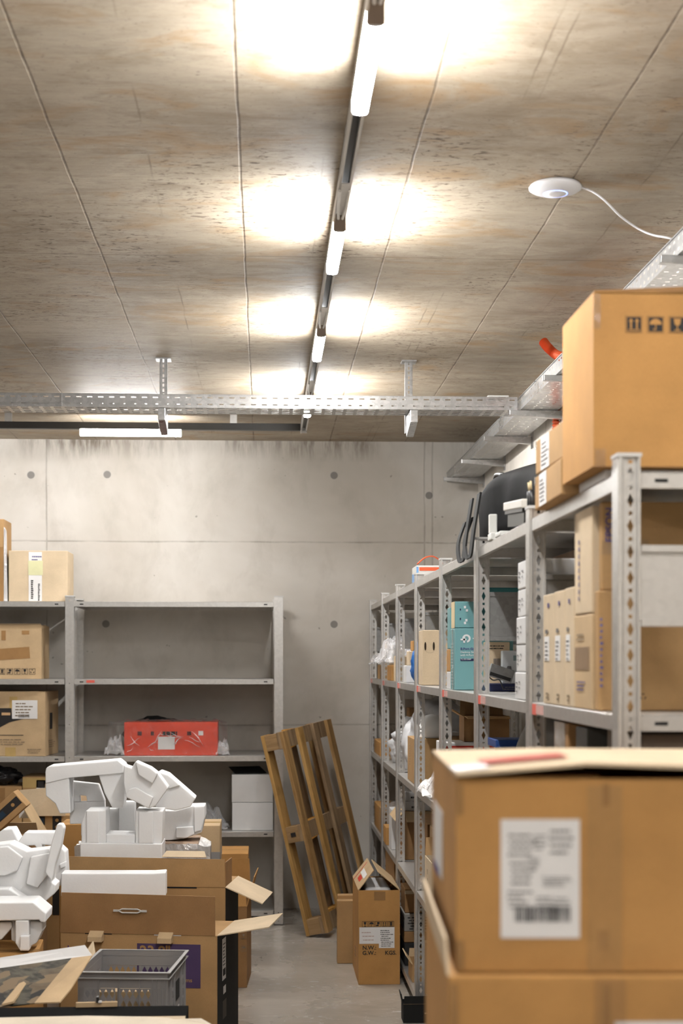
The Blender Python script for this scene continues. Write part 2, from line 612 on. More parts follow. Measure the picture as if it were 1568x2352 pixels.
def floor_mat():
    n = NT('polished_concrete_floor')
    o = n.obj()
    a = n.noise(o, 1.3, 5, 0.6, 0.6)
    b = n.noise(n.scale(o, (1.0, 2.2, 1)), 6, 5, 0.65, 0.5)
    c = n.mix(n.rng(a, 0.3, 0.7), (0.32, 0.28, 0.235), (0.43, 0.385, 0.33))
    c = n.mix(n.rng(b, 0.50, 0.75, 0, 0.22), c, (0.19, 0.165, 0.135))
    s = n.noise(n.scale(o, (5, 12, 1)), 1.9, 5, 0.75, 1.2)
    s2 = n.noise(o, 1.4, 2)
    m = n.math('MULTIPLY', n.rng(s, 0.585, 0.64), n.rng(s2, 0.38, 0.55))
    c = n.mix(n.math('MULTIPLY', m, 0.75), c, (0.62, 0.60, 0.56))
    n.set(c, n.rng(a, 0.3, 0.7, 0.18, 0.34), 0, 0.5)
    n.bump(a, 0.05, 0.01)
    return n.m

def wp(px, py):
    p = atY(px, py, YB)
    return (p.x, p.z)
T = 0.12
struct('ceiling', MB().box(XL - T, YF - T, CEIL, XW + T, YB + T, CEIL + T), ceiling_mat())
struct('floor', MB().box(XL - T, YF - T, -T, XW + T, YB + T, 0), floor_mat())
struct('wall_back', MB().box(XL - T, YB, 0, XW + T, YB + T, CEIL),
       wall_mat('cast_concrete_back_wall', 0, [wp(71, 1091), wp(246, 1090), wp(767, 1092), wp(985, 1138), wp(243, 1433), wp(767, 1434), (-1.9, 2.83), (-1.9, 1.86)],
                [wp(107, 1100)[0], wp(975, 1100)[0], wp(993, 1100)[0], -2.6], [wp(600, 1245)[1], wp(600, 1665)[1]]))
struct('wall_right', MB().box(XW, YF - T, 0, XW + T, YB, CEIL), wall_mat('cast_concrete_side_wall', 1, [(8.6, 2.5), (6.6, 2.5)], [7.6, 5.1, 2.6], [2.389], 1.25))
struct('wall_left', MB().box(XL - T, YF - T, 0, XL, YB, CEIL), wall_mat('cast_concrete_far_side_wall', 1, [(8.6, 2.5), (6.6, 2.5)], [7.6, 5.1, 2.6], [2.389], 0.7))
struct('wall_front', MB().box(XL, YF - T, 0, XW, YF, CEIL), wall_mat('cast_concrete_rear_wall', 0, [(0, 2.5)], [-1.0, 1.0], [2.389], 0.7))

# ------------------------------------------------------------------ ceiling lamps on their rails
RAILM = plain('grey_white_rail', (0.70, 0.69, 0.67), 0.4, 0.0)
RAILK = plain('dark_rail', (0.035, 0.033, 0.03), 0.4, 0.3)
GLOW = emis('lit_lamp_tube', LAMPC, LAMP)
GLOW2 = emis('lit_lamp_tube_crosswise', LAMPC, LAMP * 0.55)
CHROME = steel('bright_reflector_sheet', (0.85, 0.84, 0.82), 0.35, 0.25, 0.03)
ZR0, ZR1 = CZ + 1.352, CZ + 1.392
def rail(label, x0, x1, y0, y1, along_y, mat, inner, lamps):
    """a slim trunking rail: two side profiles, open dark channel between, hangers to the ceiling"""
    r = thing('light_rail', label, 'light rail', (x0, y0, ZR0))
    L = (y1 - y0) if along_y else (x1 - x0)
    def M(b):
        b.M = None if along_y else Matrix.Rotation(-PI / 2, 4, 'Z')
        return b
    wd, h = 0.036, ZR1 - ZR0
    b = M(MB())
    b.box(-wd / 2, 0, 0, -wd / 2 + 0.007, L, h)
    b.box(wd / 2 - 0.007, 0, 0, wd / 2, L, h)
    b.box(-wd / 2, 0, h - 0.006, wd / 2, L, h)
    b.build('rail_profile', mat, r)
    M(MB()).box(-wd / 2 + 0.008, 0.001, h - 0.022, wd / 2 - 0.008, L - 0.001, h - 0.007).build('conductor_channel', inner, r)
    M(MB()).box(-wd / 2 - 0.001, L, -0.012, wd / 2 + 0.001, L + 0.006, h).build('end_plate', mat, r)
    k = 0.4
    while k < L:
        M(MB()).box(-0.012, k, h, 0.012, k + 0.05, CEIL - ZR0).build('ceiling_clip', STEEL, r)
        k += 1.53
    return r
LX = 0.229
rail('slim rail of ceiling lamps running the length of the aisle', LX, LX, YF + 0.2, 8.985, True, RAILM, RAILK, None)
cr = thing('light_rail', 'dark lamp rail crossing in front of the end wall', 'light rail', (0, 8.985, ZR0))
MB().box(XL + 0.1, -0.018, 0, LX - 0.02, 0.018, 0.040).build('rail_profile', RAILK, cr)
MB().box(LX - 0.0195, -0.020, -0.012, LX - 0.012, 0.020, 0.042).build('end_plate', RAILM, cr)
for xx in (-3.0, -1.5, -0.2):
    MB().box(xx, -0.01, 0.04, xx + 0.04, 0.01, CEIL - ZR0).build('ceiling_clip', STEEL, cr)

def make_lamp(label, gap=True):
    t = thing('tube_lamp', label, 'lamp', group='tube lamps on the ceiling rails')
    L, wd = 0.52, 0.037
    prof = [(-wd / 2, 0.0), (-wd / 2, -0.030), (-wd / 2 + 0.004, -0.036), (0, -0.038), (wd / 2 - 0.004, -0.036), (wd / 2, -0.030), (wd / 2, 0.0)]
    MB().prism(prof, 0.004, L - 0.004).build('glowing_tube', GLOW, t, 0.001)
    for y0 in (0, L - 0.004):
        pr = [(x * 1.04, z * 1.04) for x, z in prof]
        MB().prism(pr, y0, y0 + 0.004).build('end_cap', RAILM, t)
    # tapered gear housing on the near end with two bright wires in a V
    MB().hexa([(-.014, -.06, -.002), (.014, -.06, -.002), (wd / 2, -0.001, -.036), (-wd / 2, -0.001, -.036),
               (-.014, -.06, 0.0), (.014, -.06, 0.0), (wd / 2, -0.001, 0), (-wd / 2, -0.001, 0)]).build('gear_housing', plain('bronze_cap', (0.22, 0.17, 0.13), 0.5), t, 0.002)
    for s in (-1, 1):
        MB().tube([(s * 0.006, -0.05, -0.012), (s * 0.012, -0.16, -0.007), (s * 0.0135, -0.30, -0.005)], 0.0042, 8).build('reflector_arm', CHROME, t)
    MB().box(-0.011, -0.36, -0.0035, 0.011, -0.05, -0.0005).build('reflector_plate', CHROME, t)
    return t
lamp_words = ['big bright tube lamp nearest the top edge of the ceiling view', 'second bright tube lamp down the aisle rail', 'third tube lamp down the aisle rail, small and bright',
              'last tube lamp of the aisle rail, half hidden above the cable tray']
l0 = None
ends = [(3.165, 0), (4.685, 1), (6.20, 2), (7.73, 3), (1.64, 4), (0.11, 5), (-1.42, 6)]
for y, k in ends:
    lab = lamp_words[k] if k < 4 else ['tube lamp over the camera on the aisle rail', 'tube lamp behind the camera on the aisle rail', 'tube lamp at the rear end of the aisle rail'][k - 4]
    if l0 is None:
        l0 = make_lamp(lab)
        o = l0
    else:
        o = copy_tree(l0)
        o['label'] = lab
    o.location = (LX, y, ZR0 - 0.0005)
for x, lab in ((-1.07, 'long glowing tube lamp under the dark crosswise rail'), (-2.6, 'tube lamp at the far end of the dark crosswise rail')):
    o = copy_tree(l0)
    o['label'] = lab
    o.location = (x, 8.985, ZR0 - 0.0005)
    o.rotation_euler = (0, 0, -PI / 2)
    o.scale = (1, 1.135, 1)
    if True:
        for c in list(o.children):
            if c.name.startswith(('reflector', 'gear')):
                bpy.data.objects.remove(c)
            elif c.name.startswith('glowing_tube'):
                c.data = c.data.copy()
                c.data.materials[0] = GLOW2
# rail and lamp added out of view to brighten the other side of the room
o = rail('added unseen lamp rail that carries the fill lamp', -2.45, -2.45, YF + 0.2, 8.2, True, RAILM, RAILK, None)
for k, y in enumerate((0.6,)):
    o = copy_tree(l0)
    o['label'] = 'added unseen fill lamp on the second rail'
    o.location = (-2.45, y, ZR0 - 0.0005)

# ------------------------------------------------------------------ access point and its cable
ap = atZ(1275, 446, CEIL - 0.03)
t = thing('wireless_access_point', 'round white access point with a blue light ring on the ceiling', 'access point', (ap.x, ap.y, CEIL))
def lathe(prof, n=48):
    b = MB()
    vs = [(r * math.cos(2 * PI * k / n), r * math.sin(2 * PI * k / n), z) for r, z in prof for k in range(n)]
    fs = []
    for i in range(len(prof) - 1):
        for k in range(n):
            fs.append((i * n + k, i * n + (k + 1) % n, (i + 1) * n + (k + 1) % n, (i + 1) * n + k))
    fs.append(tuple(range(n)))
    fs.append(tuple(range((len(prof) - 1) * n, len(prof) * n)))
    return b.add(vs, fs)
APW = plain('white_device_plastic', (0.72, 0.71, 0.72), 0.4, 0, 0.02)
lathe([(.070, 0), (.076, -.004), (.080, -.010), (.079, -.014), (.070, -.020), (.054, -.026), (.038, -.029)]).build('housing', APW, t, smooth=True)
lathe([(.0375, -.0282), (.0375, -.0296), (.0335, -.0300), (.0335, -.0282)]).build('light_ring', emis('blue_status_ring', (0.12, 0.25, 1.0), 1.2), t, smooth=True)
lathe([(.033, -.028), (.033, -.0304), (.015, -.0312), (.002, -.0313)]).build('centre_cap', APW, t, smooth=True)
c0 = Vector((ap.x + 0.07, ap.y, CEIL - 0.006))
cs = [c0]
for px, py, dz in ((1360, 440, .02), (1390, 462, .05), (1425, 497, .09), (1465, 525, .12), (1500, 540, .15), (1540, 548, .175)):
    cs.append(atZ(px, py, CEIL - dz))
endp = cs[-1]
cs.append(Vector((1.28, endp.y + 0.02, CZ + 1.25)))
cs.append(Vector((1.33, endp.y + 0.1, CZ + 1.21)))
def smooth_path(p, k=4):
    out = []
    for i in range(len(p) - 1):
        a, b, c, d = p[max(i - 1, 0)], p[i], p[i + 1], p[min(i + 2, len(p) - 1)]
        for j in range(k):
            t_ = j / k
            out.append(0.5 * ((2 * b) + (c - a) * t_ + (2 * a - 5 * b + 4 * c - d) * t_ ** 2 + (3 * b - a - 3 * c + d) * t_ ** 3))
    out.append(p[-1])
    return out
tag(MB().tube(smooth_path(cs), 0.0032, 8).build('network_cable', APW, None, smooth=True), 'thin white cable sagging from the round access point to the cable tray', 'cable')

# ------------------------------------------------------------------ cable trays
def tray_side(b, o, ux, uz, n, cw, h, two=True):
    o, ux, uz = Vector(o), Vector(ux), Vector(uz)
    if two:
        b.cells(o, ux, uz, n, 2, cw, h / 2, lambda i, j: ('r', cw * 0.45, h * 0.12))
    else:
        b.cells(o, ux, uz, n, 1, cw, h, ('r', cw * 0.45, h * 0.16))
TZ0, TZ1 = CZ + 1.180, CZ + 1.242
TX0, TX1 = 1.195, 1.372
t = thing('cable_tray', 'perforated zinc cable tray running along the wall above the racks', 'cable tray', (TX0, 1.2, TZ0))
b = MB()
Lr = YB - 1.2
n_ = int(Lr / 0.05)
b.cells((0, 0, 0), (0, 1, 0), (0, 0, 1), n_, 2, Lr / n_, (TZ1 - TZ0) / 2, lambda i, j: ('r', 0.02, 0.008))
b.box(-0.004, 0, TZ1 - TZ0 - .004, 0.004, Lr, TZ1 - TZ0)
b.build('tray_side', ZINC, t)
b = MB()
b.cells((TX1 - TX0, 0, 0), (0, 1, 0), (0, 0, 1), n_, 2, Lr / n_, (TZ1 - TZ0) / 2, lambda i, j: ('r', 0.02, 0.008))
b.build('tray_side', ZINC, t)
b = MB()
n2 = int(Lr / 0.04)
b.cells((0, 0, 0), (1, 0, 0), (0, 1, 0), 5, n2, (TX1 - TX0) / 5, Lr / n2, lambda i, j: ('r', 0.014, 0.006) if (i + j) % 2 == 0 else (('r', 0.006, 0.016) if i % 2 else None))
b.build('tray_bottom', ZINC, t)
br0 = None
for zc, wd_ in ((4.45, 'hidden highest behind the big kraft carton'), (5.4, 'fifth before the crossing tray side'), (6.31, 'just nearer the camera than the crossing tray'), (7.19, 'right where the crossing tray joins'), (8.02, 'third from the end wall'), (8.94, 'second from the end wall'), (9.80, 'closest to the end wall')):
    y = zc - 0.06
    lab = 'zinc wall bracket under the cable tray, ' + wd_
    if br0 is None:
        br0 = thing('tray_bracket', lab, 'bracket', group='wall brackets under the cable tray')
        MB().hexa([(0, 0, -0.022), (0, 0.03, -0.022), (0.25, 0.03, -0.04), (0.25, 0, -0.04), (0, 0, 0), (0, 0.03, 0), (0.25, 0.03, 0), (0.25, 0, 0)]).build('arm', ZINC, br0, 0.002)
        MB().box(0.25, -0.01, -0.06, 0.256, 0.04, 0.05).build('wall_plate', ZINC, br0)
        MB().box(-0.003, 0.002, -0.023, 0.0, 0.028, 0.004).build('end_lip', ZINC, br0)
        o = br0
    else:
        o = copy_tree(br0)
        o['label'] = lab
    o.location = (XW - 0.256, y, TZ0 - 0.002)

CY0, CY1 = 7.15, 7.33
cx1 = TX0 - 0.012
t = thing('cable_tray', 'perforated zinc cable tray crossing the aisle from side to side', 'cable tray', (XL, CY0, TZ0))
LT = cx1 - XL
n3 = int(LT / 0.05)
for y in (0, CY1 - CY0):
    b = MB()
    b.cells((0, y, 0), (1, 0, 0), (0, 0, 1), n3, 2, LT / n3, (TZ1 - TZ0) / 2, lambda i, j: ('r', 0.024, 0.006))
    b.box(0, y - .003, TZ1 - TZ0 - .003, LT, y + .003, TZ1 - TZ0)
    b.build('tray_side', ZINC, t)
b = MB()
b.cells((0, 0, 0), (1, 0, 0), (0, 1, 0), n3, 4, LT / n3, (CY1 - CY0) / 4, lambda i, j: ('r', 0.034, 0.02))
b.build('tray_bottom', ZINC, t)
MB().box(LT - 2.12, -0.005, 0, LT - 2.116, 0.0, TZ1 - TZ0).build('joint', ZINC, t)
hg = None
for px in (372, 943, -240):
    x = atY(px, 900, 7.24).x
    lab = {372: 'zinc ceiling hanger nearer the crosswise lamp, holding the aisle-crossing tray', 943: 'zinc ceiling hanger nearer the racks, holding the aisle-crossing tray'}.get(px, 'zinc ceiling hanger of the crossing tray beyond the view')
    o = thing('tray_hanger', lab, 'hanger', (x, 7.34, CEIL), group='ceiling hangers of the crossing tray')
    b = MB().cells((-0.016, 0.0, -0.345), (1, 0, 0), (0, 0, 1), 1, 15, 0.032, 0.023, ('r', 0.008, 0.014))
    b.box(-0.018, 0, -0.345, -0.015, 0.02, 0)
    b.box(0.015, 0, -0.345, 0.018, 0.02, 0)
    b.build('slotted_post', ZINC, o)
    MB().box(-0.035, -0.03, -0.006, 0.035, 0.05, 0).build('head_plate', ZINC, o)
    MB().hexa([(-.012, -.21, -.325), (.022, -.21, -.325), (.022, -.002, -.365), (-.012, -.002, -.365), (-.012, -.21, -.268), (.022, -.21, -.268), (.022, -.002, -.268), (-.012, -.002, -.268)]).build('cantilever_arm', ZINC, o, 0.002)
# orange corrugated conduit lying in the wall tray, a grey box on the crossing tray
tag(MB().box(0, 0, 0, 0.10, 0.09, 0.030).build('junction_box', CAPM, None, 0.003), 'pale grey junction box lying on the crossing tray near the racks', 'box').location = (atY(1120, 900, 7.16).x, 7.16, TZ0 + 0.042)
ORG = plain('orange_conduit', (0.62, 0.10, 0.03), 0.5)
def conduit(label, pts, r=0.017):
    pts = smooth_path([Vector(p) for p in pts], 30)
    rs = [r * (1.2 if i % 2 else 0.8) for i in range(len(pts))]
    return tag(MB().tube(pts, rs, 12).build('corrugated_conduit', ORG, None, smooth=False), label, 'conduit')
for k in range(3):
    yy = 5.75 + 0.12 * k
    conduit(['orange corrugated conduit end sticking up out of the wall tray, outermost of three', 'middle orange corrugated conduit end in the wall tray', 'orange corrugated conduit end in the wall tray, closest to the wall'][k],
            [((1.172, 1.272, 1.325)[k], 6.42, CZ + 1.350 - .010 * k), ((1.190, 1.273, 1.325)[k], 6.39, CZ + 1.315), ((1.222, 1.274, 1.325)[k], 6.33, TZ1 + .03), ((1.224, 1.275, 1.325)[k], yy + .3, TZ0 + 0.045), ((1.224, 1.275, 1.325)[k], yy - 0.35, TZ0 + 0.024), ((1.224, 1.275, 1.325)[k], yy - 0.7, TZ0 + 0.024)])
conduit('orange corrugated conduit hanging down the wall behind the taped cartons', [(1.380, 7.23, TZ0 + .08), (1.380, 7.23, TZ0 - .1), (1.380, 7.24, 2.3), (1.380, 7.25, 1.9)], 0.016)

# ------------------------------------------------------------------ shelving
LV = [0.088, 0.572, 1.034, 1.504, 1.977]
PH = 2.005
def post_parts(parent, x, y, rot, name='upright_post', cap=True):
    """T-shaped perforated post; its smooth face looks along local -x, the perforated web along local -y"""
    if not hasattr(post_parts, 'm'):
        b = MB()
        n = 40
        ch = PH / n
        for i in range(n):
            z = i * ch
            b.cells((0.013, 0.006, z), (1, 0, 0), (0, 0, 1), 1, 1, 0.026, ch * 0.66, ('d', 0.013, ch * 0.60))
            b.cells((0.013, 0.006, z + ch * 0.66), (1, 0, 0), (0, 0, 1), 1, 1, 0.026, ch * 0.34, ('r', 0.0075, 0.0075))
            b.cells((0.0, 0, z), (0, 1, 0), (0, 0, 1), 1, 1, 0.050, ch, ('d', 0.007, 0.010))
        b.box(0.0002, -0.003, 0, 0.0085, 0.007, PH)
        b.box(0.0105, 0.0, 0, 0.013, 0.007, PH)
        b.box(0.039, -0.004, 0, 0.0435, 0.010, PH)
        b.box(0.0015, 0.048, 0, 0.010, 0.050, PH)
        m = b.mesh('upright_post')
        m.materials.append(STEEL)
        post_parts.m = m
        c = MB().box(-0.002, -0.006, PH, 0.046, 0.052, PH + 0.007).mesh('post_cap')
        c.materials.append(CAPM)
        post_parts.c = c
        f = MB().box(-0.002, -0.006, 0, 0.046, 0.052, 0.006).mesh('foot_plate')
        f.materials.append(BLACK)
        post_parts.f = f
    o = bpy.data.objects.new('upright_post', post_parts.m)
    COL.objects.link(o)
    o.parent = parent
    o.location = (x, y, 0)
    o.rotation_euler = (0, 0, rot)
    for nm, me in (('post_cap', post_parts.c), ('foot_plate', post_parts.f)):
        q = bpy.data.objects.new(nm, me)
        COL.objects.link(q)
        q.parent = o
def shelf(parent, x0, y0, x1, y1, z, name='shelf', slots=None):
    b = MB()
    e, t_ = 0.032, 0.0015
    b.box(x0, y0, z - t_, x1, y1, z)
    b.box(x0, y0, z - e, x0 + t_, y1, z - t_)
    b.box(x1 - t_, y0, z - e, x1, y1, z - t_)
    b.box(x0 + t_, y0, z - e, x1 - t_, y0 + t_, z - t_)
    b.box(x0 + t_, y1 - t_, z - e, x1 - t_, y1, z - t_)
    b.box(x0 + t_, y0 + t_, z - e, x0 + 0.014, y1 - t_, z - e + t_)
    b.box(x1 - 0.014, y0 + t_, z - e, x1 - t_, y1 - t_, z - e + t_)
    b.box(x0 + t_, y0 + t_, z - e, x1 - t_, y0 + 0.014, z - e + t_)
    o = b.build(name, STEEL, parent, 0.0012, seg=1)
    for xs, ys, dx, dy in slots or ():
        MB().box(xs, ys, z - 0.020, xs + dx, ys + dy, z - 0.013).build('slot', BLACKM, o)
    return o
# right-hand run: eight post pairs, seven bays
RXF, RXB = 0.683, 1.125
PY = [2.945 + k for k in range(8)]
rack = thing('shelving_run', 'long run of galvanised steel shelving along the wall, packed with boxes', 'shelving', (0, 0, 0))
for k, y in enumerate(PY):
    post_parts(rack, RXF, y, 0)
    post_parts(rack, RXB + 0.0435, y + 0.05, PI)
    # folded steel side plate between the two posts, upper third
    b = MB()
    b.box(RXF + .045, y + 0.004, 1.690, RXB - .001, y + 0.006, 1.820)
    b.box(RXF + .045, y - 0.004, 1.676, RXB - .001, y + 0.010, 1.690)
    b.box(RXF + .045, y - 0.004, 1.820, RXB - .001, y + 0.010, 1.834)
    b.build('side_plate', STEELD if k else STEEL, rack, 0.001)
for k in range(7):
    for i, z in enumerate(LV):
        if k == 3 and i == 0:
            continue
        sl = None
        if k == 0:
            sl = [(RXF + .075, PY[0] + .0096, .026, .0006)] if i in (3, 4) else None
        s_ = shelf(rack, RXF + 0.006, PY[k] + 0.0105 if k == 0 else PY[k] + 0.052, RXB + 0.035, PY[k + 1] - 0.006, z, slots=sl)
        if i == 3:
            y1 = PY[k + 1] - 0.02
            MB().box(RXF + 0.0045, y1 - 0.055, z - 0.031, RXF + 0.006, y1, z - 0.004).build('red_marker', plain('coral_red_sticker', (0.80, 0.14, 0.10), 0.5), s_, label='coral red marker stuck on the shelf edge')
            MB().box(RXF + 0.0045, y1 - 0.15, z - 0.028, RXF + 0.006, y1 - 0.055, z - 0.006).build('pale_marker', plain('pale_pink_sticker', (0.68, 0.40, 0.36), 0.5), s_, label='faded pink marker on the shelf edge')
# back run against the end wall: two bays seen
bx0, bx1 = atY(149, 1700, 9.4).x, atY(629, 1700, 9.4).x
BY0, BY1 = 9.40, 9.915
rack2 = thing('shelving_run', 'half-empty galvanised steel shelving run standing across the end wall', 'shelving', (0, 0, 0))
posts = [bx0 - (bx1 - bx0), bx0, bx1]
for x in posts:
    post_parts(rack2, x, BY0, PI / 2)          # placed by its far corner below
    post_parts(rack2, x, BY1, -PI / 2)
# rotated posts: smooth face towards -y; web spans y
for o in rack2.children:
    if o.name.startswith('upright_post'):
        if o.rotation_euler.z > 0:
            o.location.x += 0.052
        else:
            o.location.x += 0.0
            o.location.y += 0.044
for k in range(2):
    for i, z in enumerate(LV[:4] + [1.976]):
        x0, x1 = posts[k] + 0.054, posts[k + 1] - 0.002
        sl = [(x0 + .035, BY0 + .0042, .022, .0006), (x1 - .06, BY0 + .0042, .022, .0006)]
        s_ = shelf(rack2, x0, BY0 + 0.005, x1, BY1 + 0.095, z, slots=sl)
        if i == 3 and k == 1:
            MB().box(x0 + 0.075, BY0 + 0.0035, z - 0.022, x0 + 0.125, BY0 + 0.005, z - 0.006).build('red_marker', _mc['coral_red_sticker'], s_, label='coral red marker stuck on the shelf edge')
# ------------------------------------------------------------------ cartons
def _flap(b, side, w, d, h, L, a, t=0.004, inset=0.002):
    a = math.radians(a)
    c, s = math.cos(a), math.sin(a)
    if side == 'f': e, u, o = Vector((inset, 0, h)), Vector((w - 2 * inset, 0, 0)), Vector((0, -s, c))
    if side == 'b': e, u, o = Vector((inset, d, h)), Vector((w - 2 * inset, 0, 0)), Vector((0, s, c))
    if side == 'l': e, u, o = Vector((0, inset, h)), Vector((0, d - 2 * inset, 0)), Vector((-s, 0, c))
    if side == 'r': e, u, o = Vector((w, inset, h)), Vector((0, d - 2 * inset, 0)), Vector((s, 0, c))
    n = u.normalized().cross(o).normalized() * t / 2
    e2 = e + u * 0.02
    u2 = u * 0.96
    p = [e - n, e + u - n, e + u + n, e + n, e2 + o * L - n, e2 + u2 + o * L - n, e2 + u2 + o * L + n, e2 + o * L + n]
    b.hexa(p)

class Box:
    pass
def carton(label, p, w, d, h, rz=0.0, mat=CARD_M, tape=TAPE_B, group=None, name='cardboard_box', cat='box', flaps=None, bevel=0.003, seam=True, rx=0.0, ry=0.0, fmat=None, closed=False):
    k = Box()
    k.o = thing(name, label, cat, tuple(p), math.radians(rz), group, math.radians(rx), math.radians(ry))
    k.w, k.d, k.h = w, d, h
    t = 0.004
    if flaps is None or closed:
        MB().box(0, 0, 0, w, d, h).build('body', mat, k.o, bevel)
        if seam and flaps is None:
            MB().box(0.004, d / 2 - 0.0015, h, w - 0.004, d / 2 + 0.0015, h + 0.0005).build('top_seam', INKF, k.o)
    else:
        b = MB()
        b.box(0, 0, 0, w, t, h).box(0, d - t, 0, w, d, h).box(0, t, 0, t, d - t, h).box(w - t, t, 0, w, d - t, h).box(t, t, 0, w - t, d - t, t)
        b.build('body', mat, k.o)
    for f in flaps or ():
        fb = MB()
        _flap(fb, f[0], w, d, h, f[1], f[2])
        fb.build('flap', fmat or mat, k.o)
    if tape is not None and flaps is None:
        tw = min(0.05, d * 0.3)
        y = d / 2 - tw / 2
        b = MB().box(0.0, y, h + 0.0004, w, y + tw, h + 0.0010)
        b.box(-0.0008, y, h - min(0.07, h * 0.4), 0.0, y + tw, h + 0.001)
        b.build('packing_tape', tape, k.o)
    k.M = lambda face: face_matrix(face, w, d, h)
    return k
def rect(px0, px1, v0, v1, y):
    """pixel rectangle of a camera-facing face at depth y -> x0, x1, z0, z1"""
    a, b = atY(px0, v1, y), atY(px1, v0, y)
    return a.x, b.x, a.z, b.z
S0, S1, S2, S3, S4 = LV
S4 = 1.977
EP = 0.0012

# ---- the two big cartons stacked close to the camera
p = atY(1047, 1790, 1.9)
q = atY(1047, 2232, 1.9)
hb = p.z - q.z
W1, D1 = 0.62, 0.52
k = carton('large carton with a shipping label and loose lid, topmost of the stack nearest the camera', (p.x, 1.9, q.z), W1, D1, hb, -3.0, CARD_O, None, flaps=[('l', 0.18, -90), ('r', 0.18, -90)])
b = MB()
b.hexa([(0.0, -0.010, hb + .004), (0.16, -.014, hb + .018), (0.16, D1, hb + .006), (0, D1, hb + .002), (0, -0.010, hb + .008), (0.16, -.014, hb + .022), (0.16, D1, hb + .010), (0, D1, hb + .006)])
b.hexa([(0.16, -.014, hb + .018), (W1, -0.012, hb + .003), (W1, D1, hb + .003), (0.16, D1, hb + .006), (0.16, -.014, hb + .022), (W1, -.012, hb + .007), (W1, D1, hb + .007), (0.16, D1, hb + .010)])
b.build('lid', CARD_P, k.o)
for u0, u1, dy, mt, nm in ((0.045, 0.155, 0.10, plain('red_warning_tape', (0.62, 0.13, 0.09), 0.3), 'warning_tape'), (0.0, 0.045, 0.02, FILMW, 'clear_tape')):
    zA = lambda u: hb + .0085 + u / 0.16 * 0.0143
    MB().hexa([(u0, dy, zA(u0)), (u1, dy, zA(u1)), (u1, dy + .12, zA(u1) - .0018), (u0, dy + .12, zA(u0) - .0018), (u0, dy, zA(u0) + .0006), (u1, dy, zA(u1) + .0006), (u1, dy + .12, zA(u1) - .0012), (u0, dy + .12, zA(u0) - .0012)]).build(nm, mt, k.o)
M = k.M('front')
sc = 1.9 / F
def fu(px): return (px - 1047) * sc
def fv(v): return (2232 - v) * sc
lb = sheet(k.o, 'shipping_label', M, fu(1150), fv(2154), 182 * sc, 274 * sc, WHITE)
Lu, Lv = fu(1150), fv(2154)
for i, (a, c, e, f_, s_) in enumerate(((14, 190, 70, 60, 3), (20, 125, 60, 60, 5), (110, 195, 60, 66, 9), (14, 70, 60, 46, 2), (80, 62, 50, 40, 6), (120, 60, 50, 40, 12), (75, 205, 30, 40, 21), (90, 120, 80, 26, 22), (60, 165, 40, 24, 23))):
    printed_lines(lb, M, Lu + a * sc, Lv + c * sc, e * sc, f_ * sc, 4, INKG, s_, th=0.3)
barcode(lb, M, Lu + 32 * sc, Lv + 38 * sc, 128 * sc, 36 * sc, INK, 3)
TD = card('kraft_seam_band', (0.40, 0.215, 0.08))
sheet(k.o, 'clear_tape', M, fu(1350), fv(2232), 80 * sc, 430 * sc, card('kraft_under_clear_tape', (0.42, 0.235, 0.09), rough=0.35))
for u, v_, ww, hh in ((1049, 1870, 14, 74), (1385, 1850, 15, 52), (1375, 2180, 24, 44), (1040, 2226, 16, 66)):
    sheet(k.o, 'tape_corner', M, fu(max(u, 1048)), fv(min(v_, 2230)), ww * sc, hh * sc, TAPE_B, 0.0007)
sheet(k.o, 'side_sticker', k.M('left'), D1 * 0.12, fv(2090), 0.20, 180 * sc, WHITE)
sheet(k.o, 'side_stamp', k.M('left'), D1 * 0.14, fv(2100), 0.12, 24 * sc, INKB, 0.0008)
zt = q.z - EP
h2 = (zt - 0.012) / 3
labs = ['large taped carton with one lifted side flap, directly under the labelled carton nearest the camera',
        'large carton second from the floor in the stack nearest the camera', 'large carton on the floor at the bottom of the stack nearest the camera']
p2 = atY(1030, 2250, 1.885)
for i in range(3):
    z0 = zt - h2 * (i + 1)
    k = carton(labs[i], (p2.x - 0.004 * i, 1.885, z0 if i < 2 else 0.0), W1 + .02, D1 + 0.03, h2 - EP if i < 2 else z0 + h2 - EP, -3.0, CARD_O, None, seam=False)
    if i == 0:
        M = k.M('front')
        sheet(k.o, 'clear_tape', M, (1365 - 1030) * sc, 0.0, 70 * sc, h2 - .004, TD)
        for u in (3, 352):
            sheet(k.o, 'tape_corner', M, u * sc, h2 - 0.10, 18 * sc, 0.09, TAPE_B, 0.0007)
        label_on(k.o, M, (1410 - 1030) * sc, h2 - 0.06 - 0.145, 0.105, 0.148, 8)
        fb = MB()
        _flap(fb, 'l', W1 + .02, D1 + .03, h2 - EP, 0.045, 4)
        fb.build('flap', CARD_P, k.o)
        sheet(k.o, 'side_sticker', k.M('left'), D1 * 0.5, 0.06, 0.12, 0.14, WHITE)

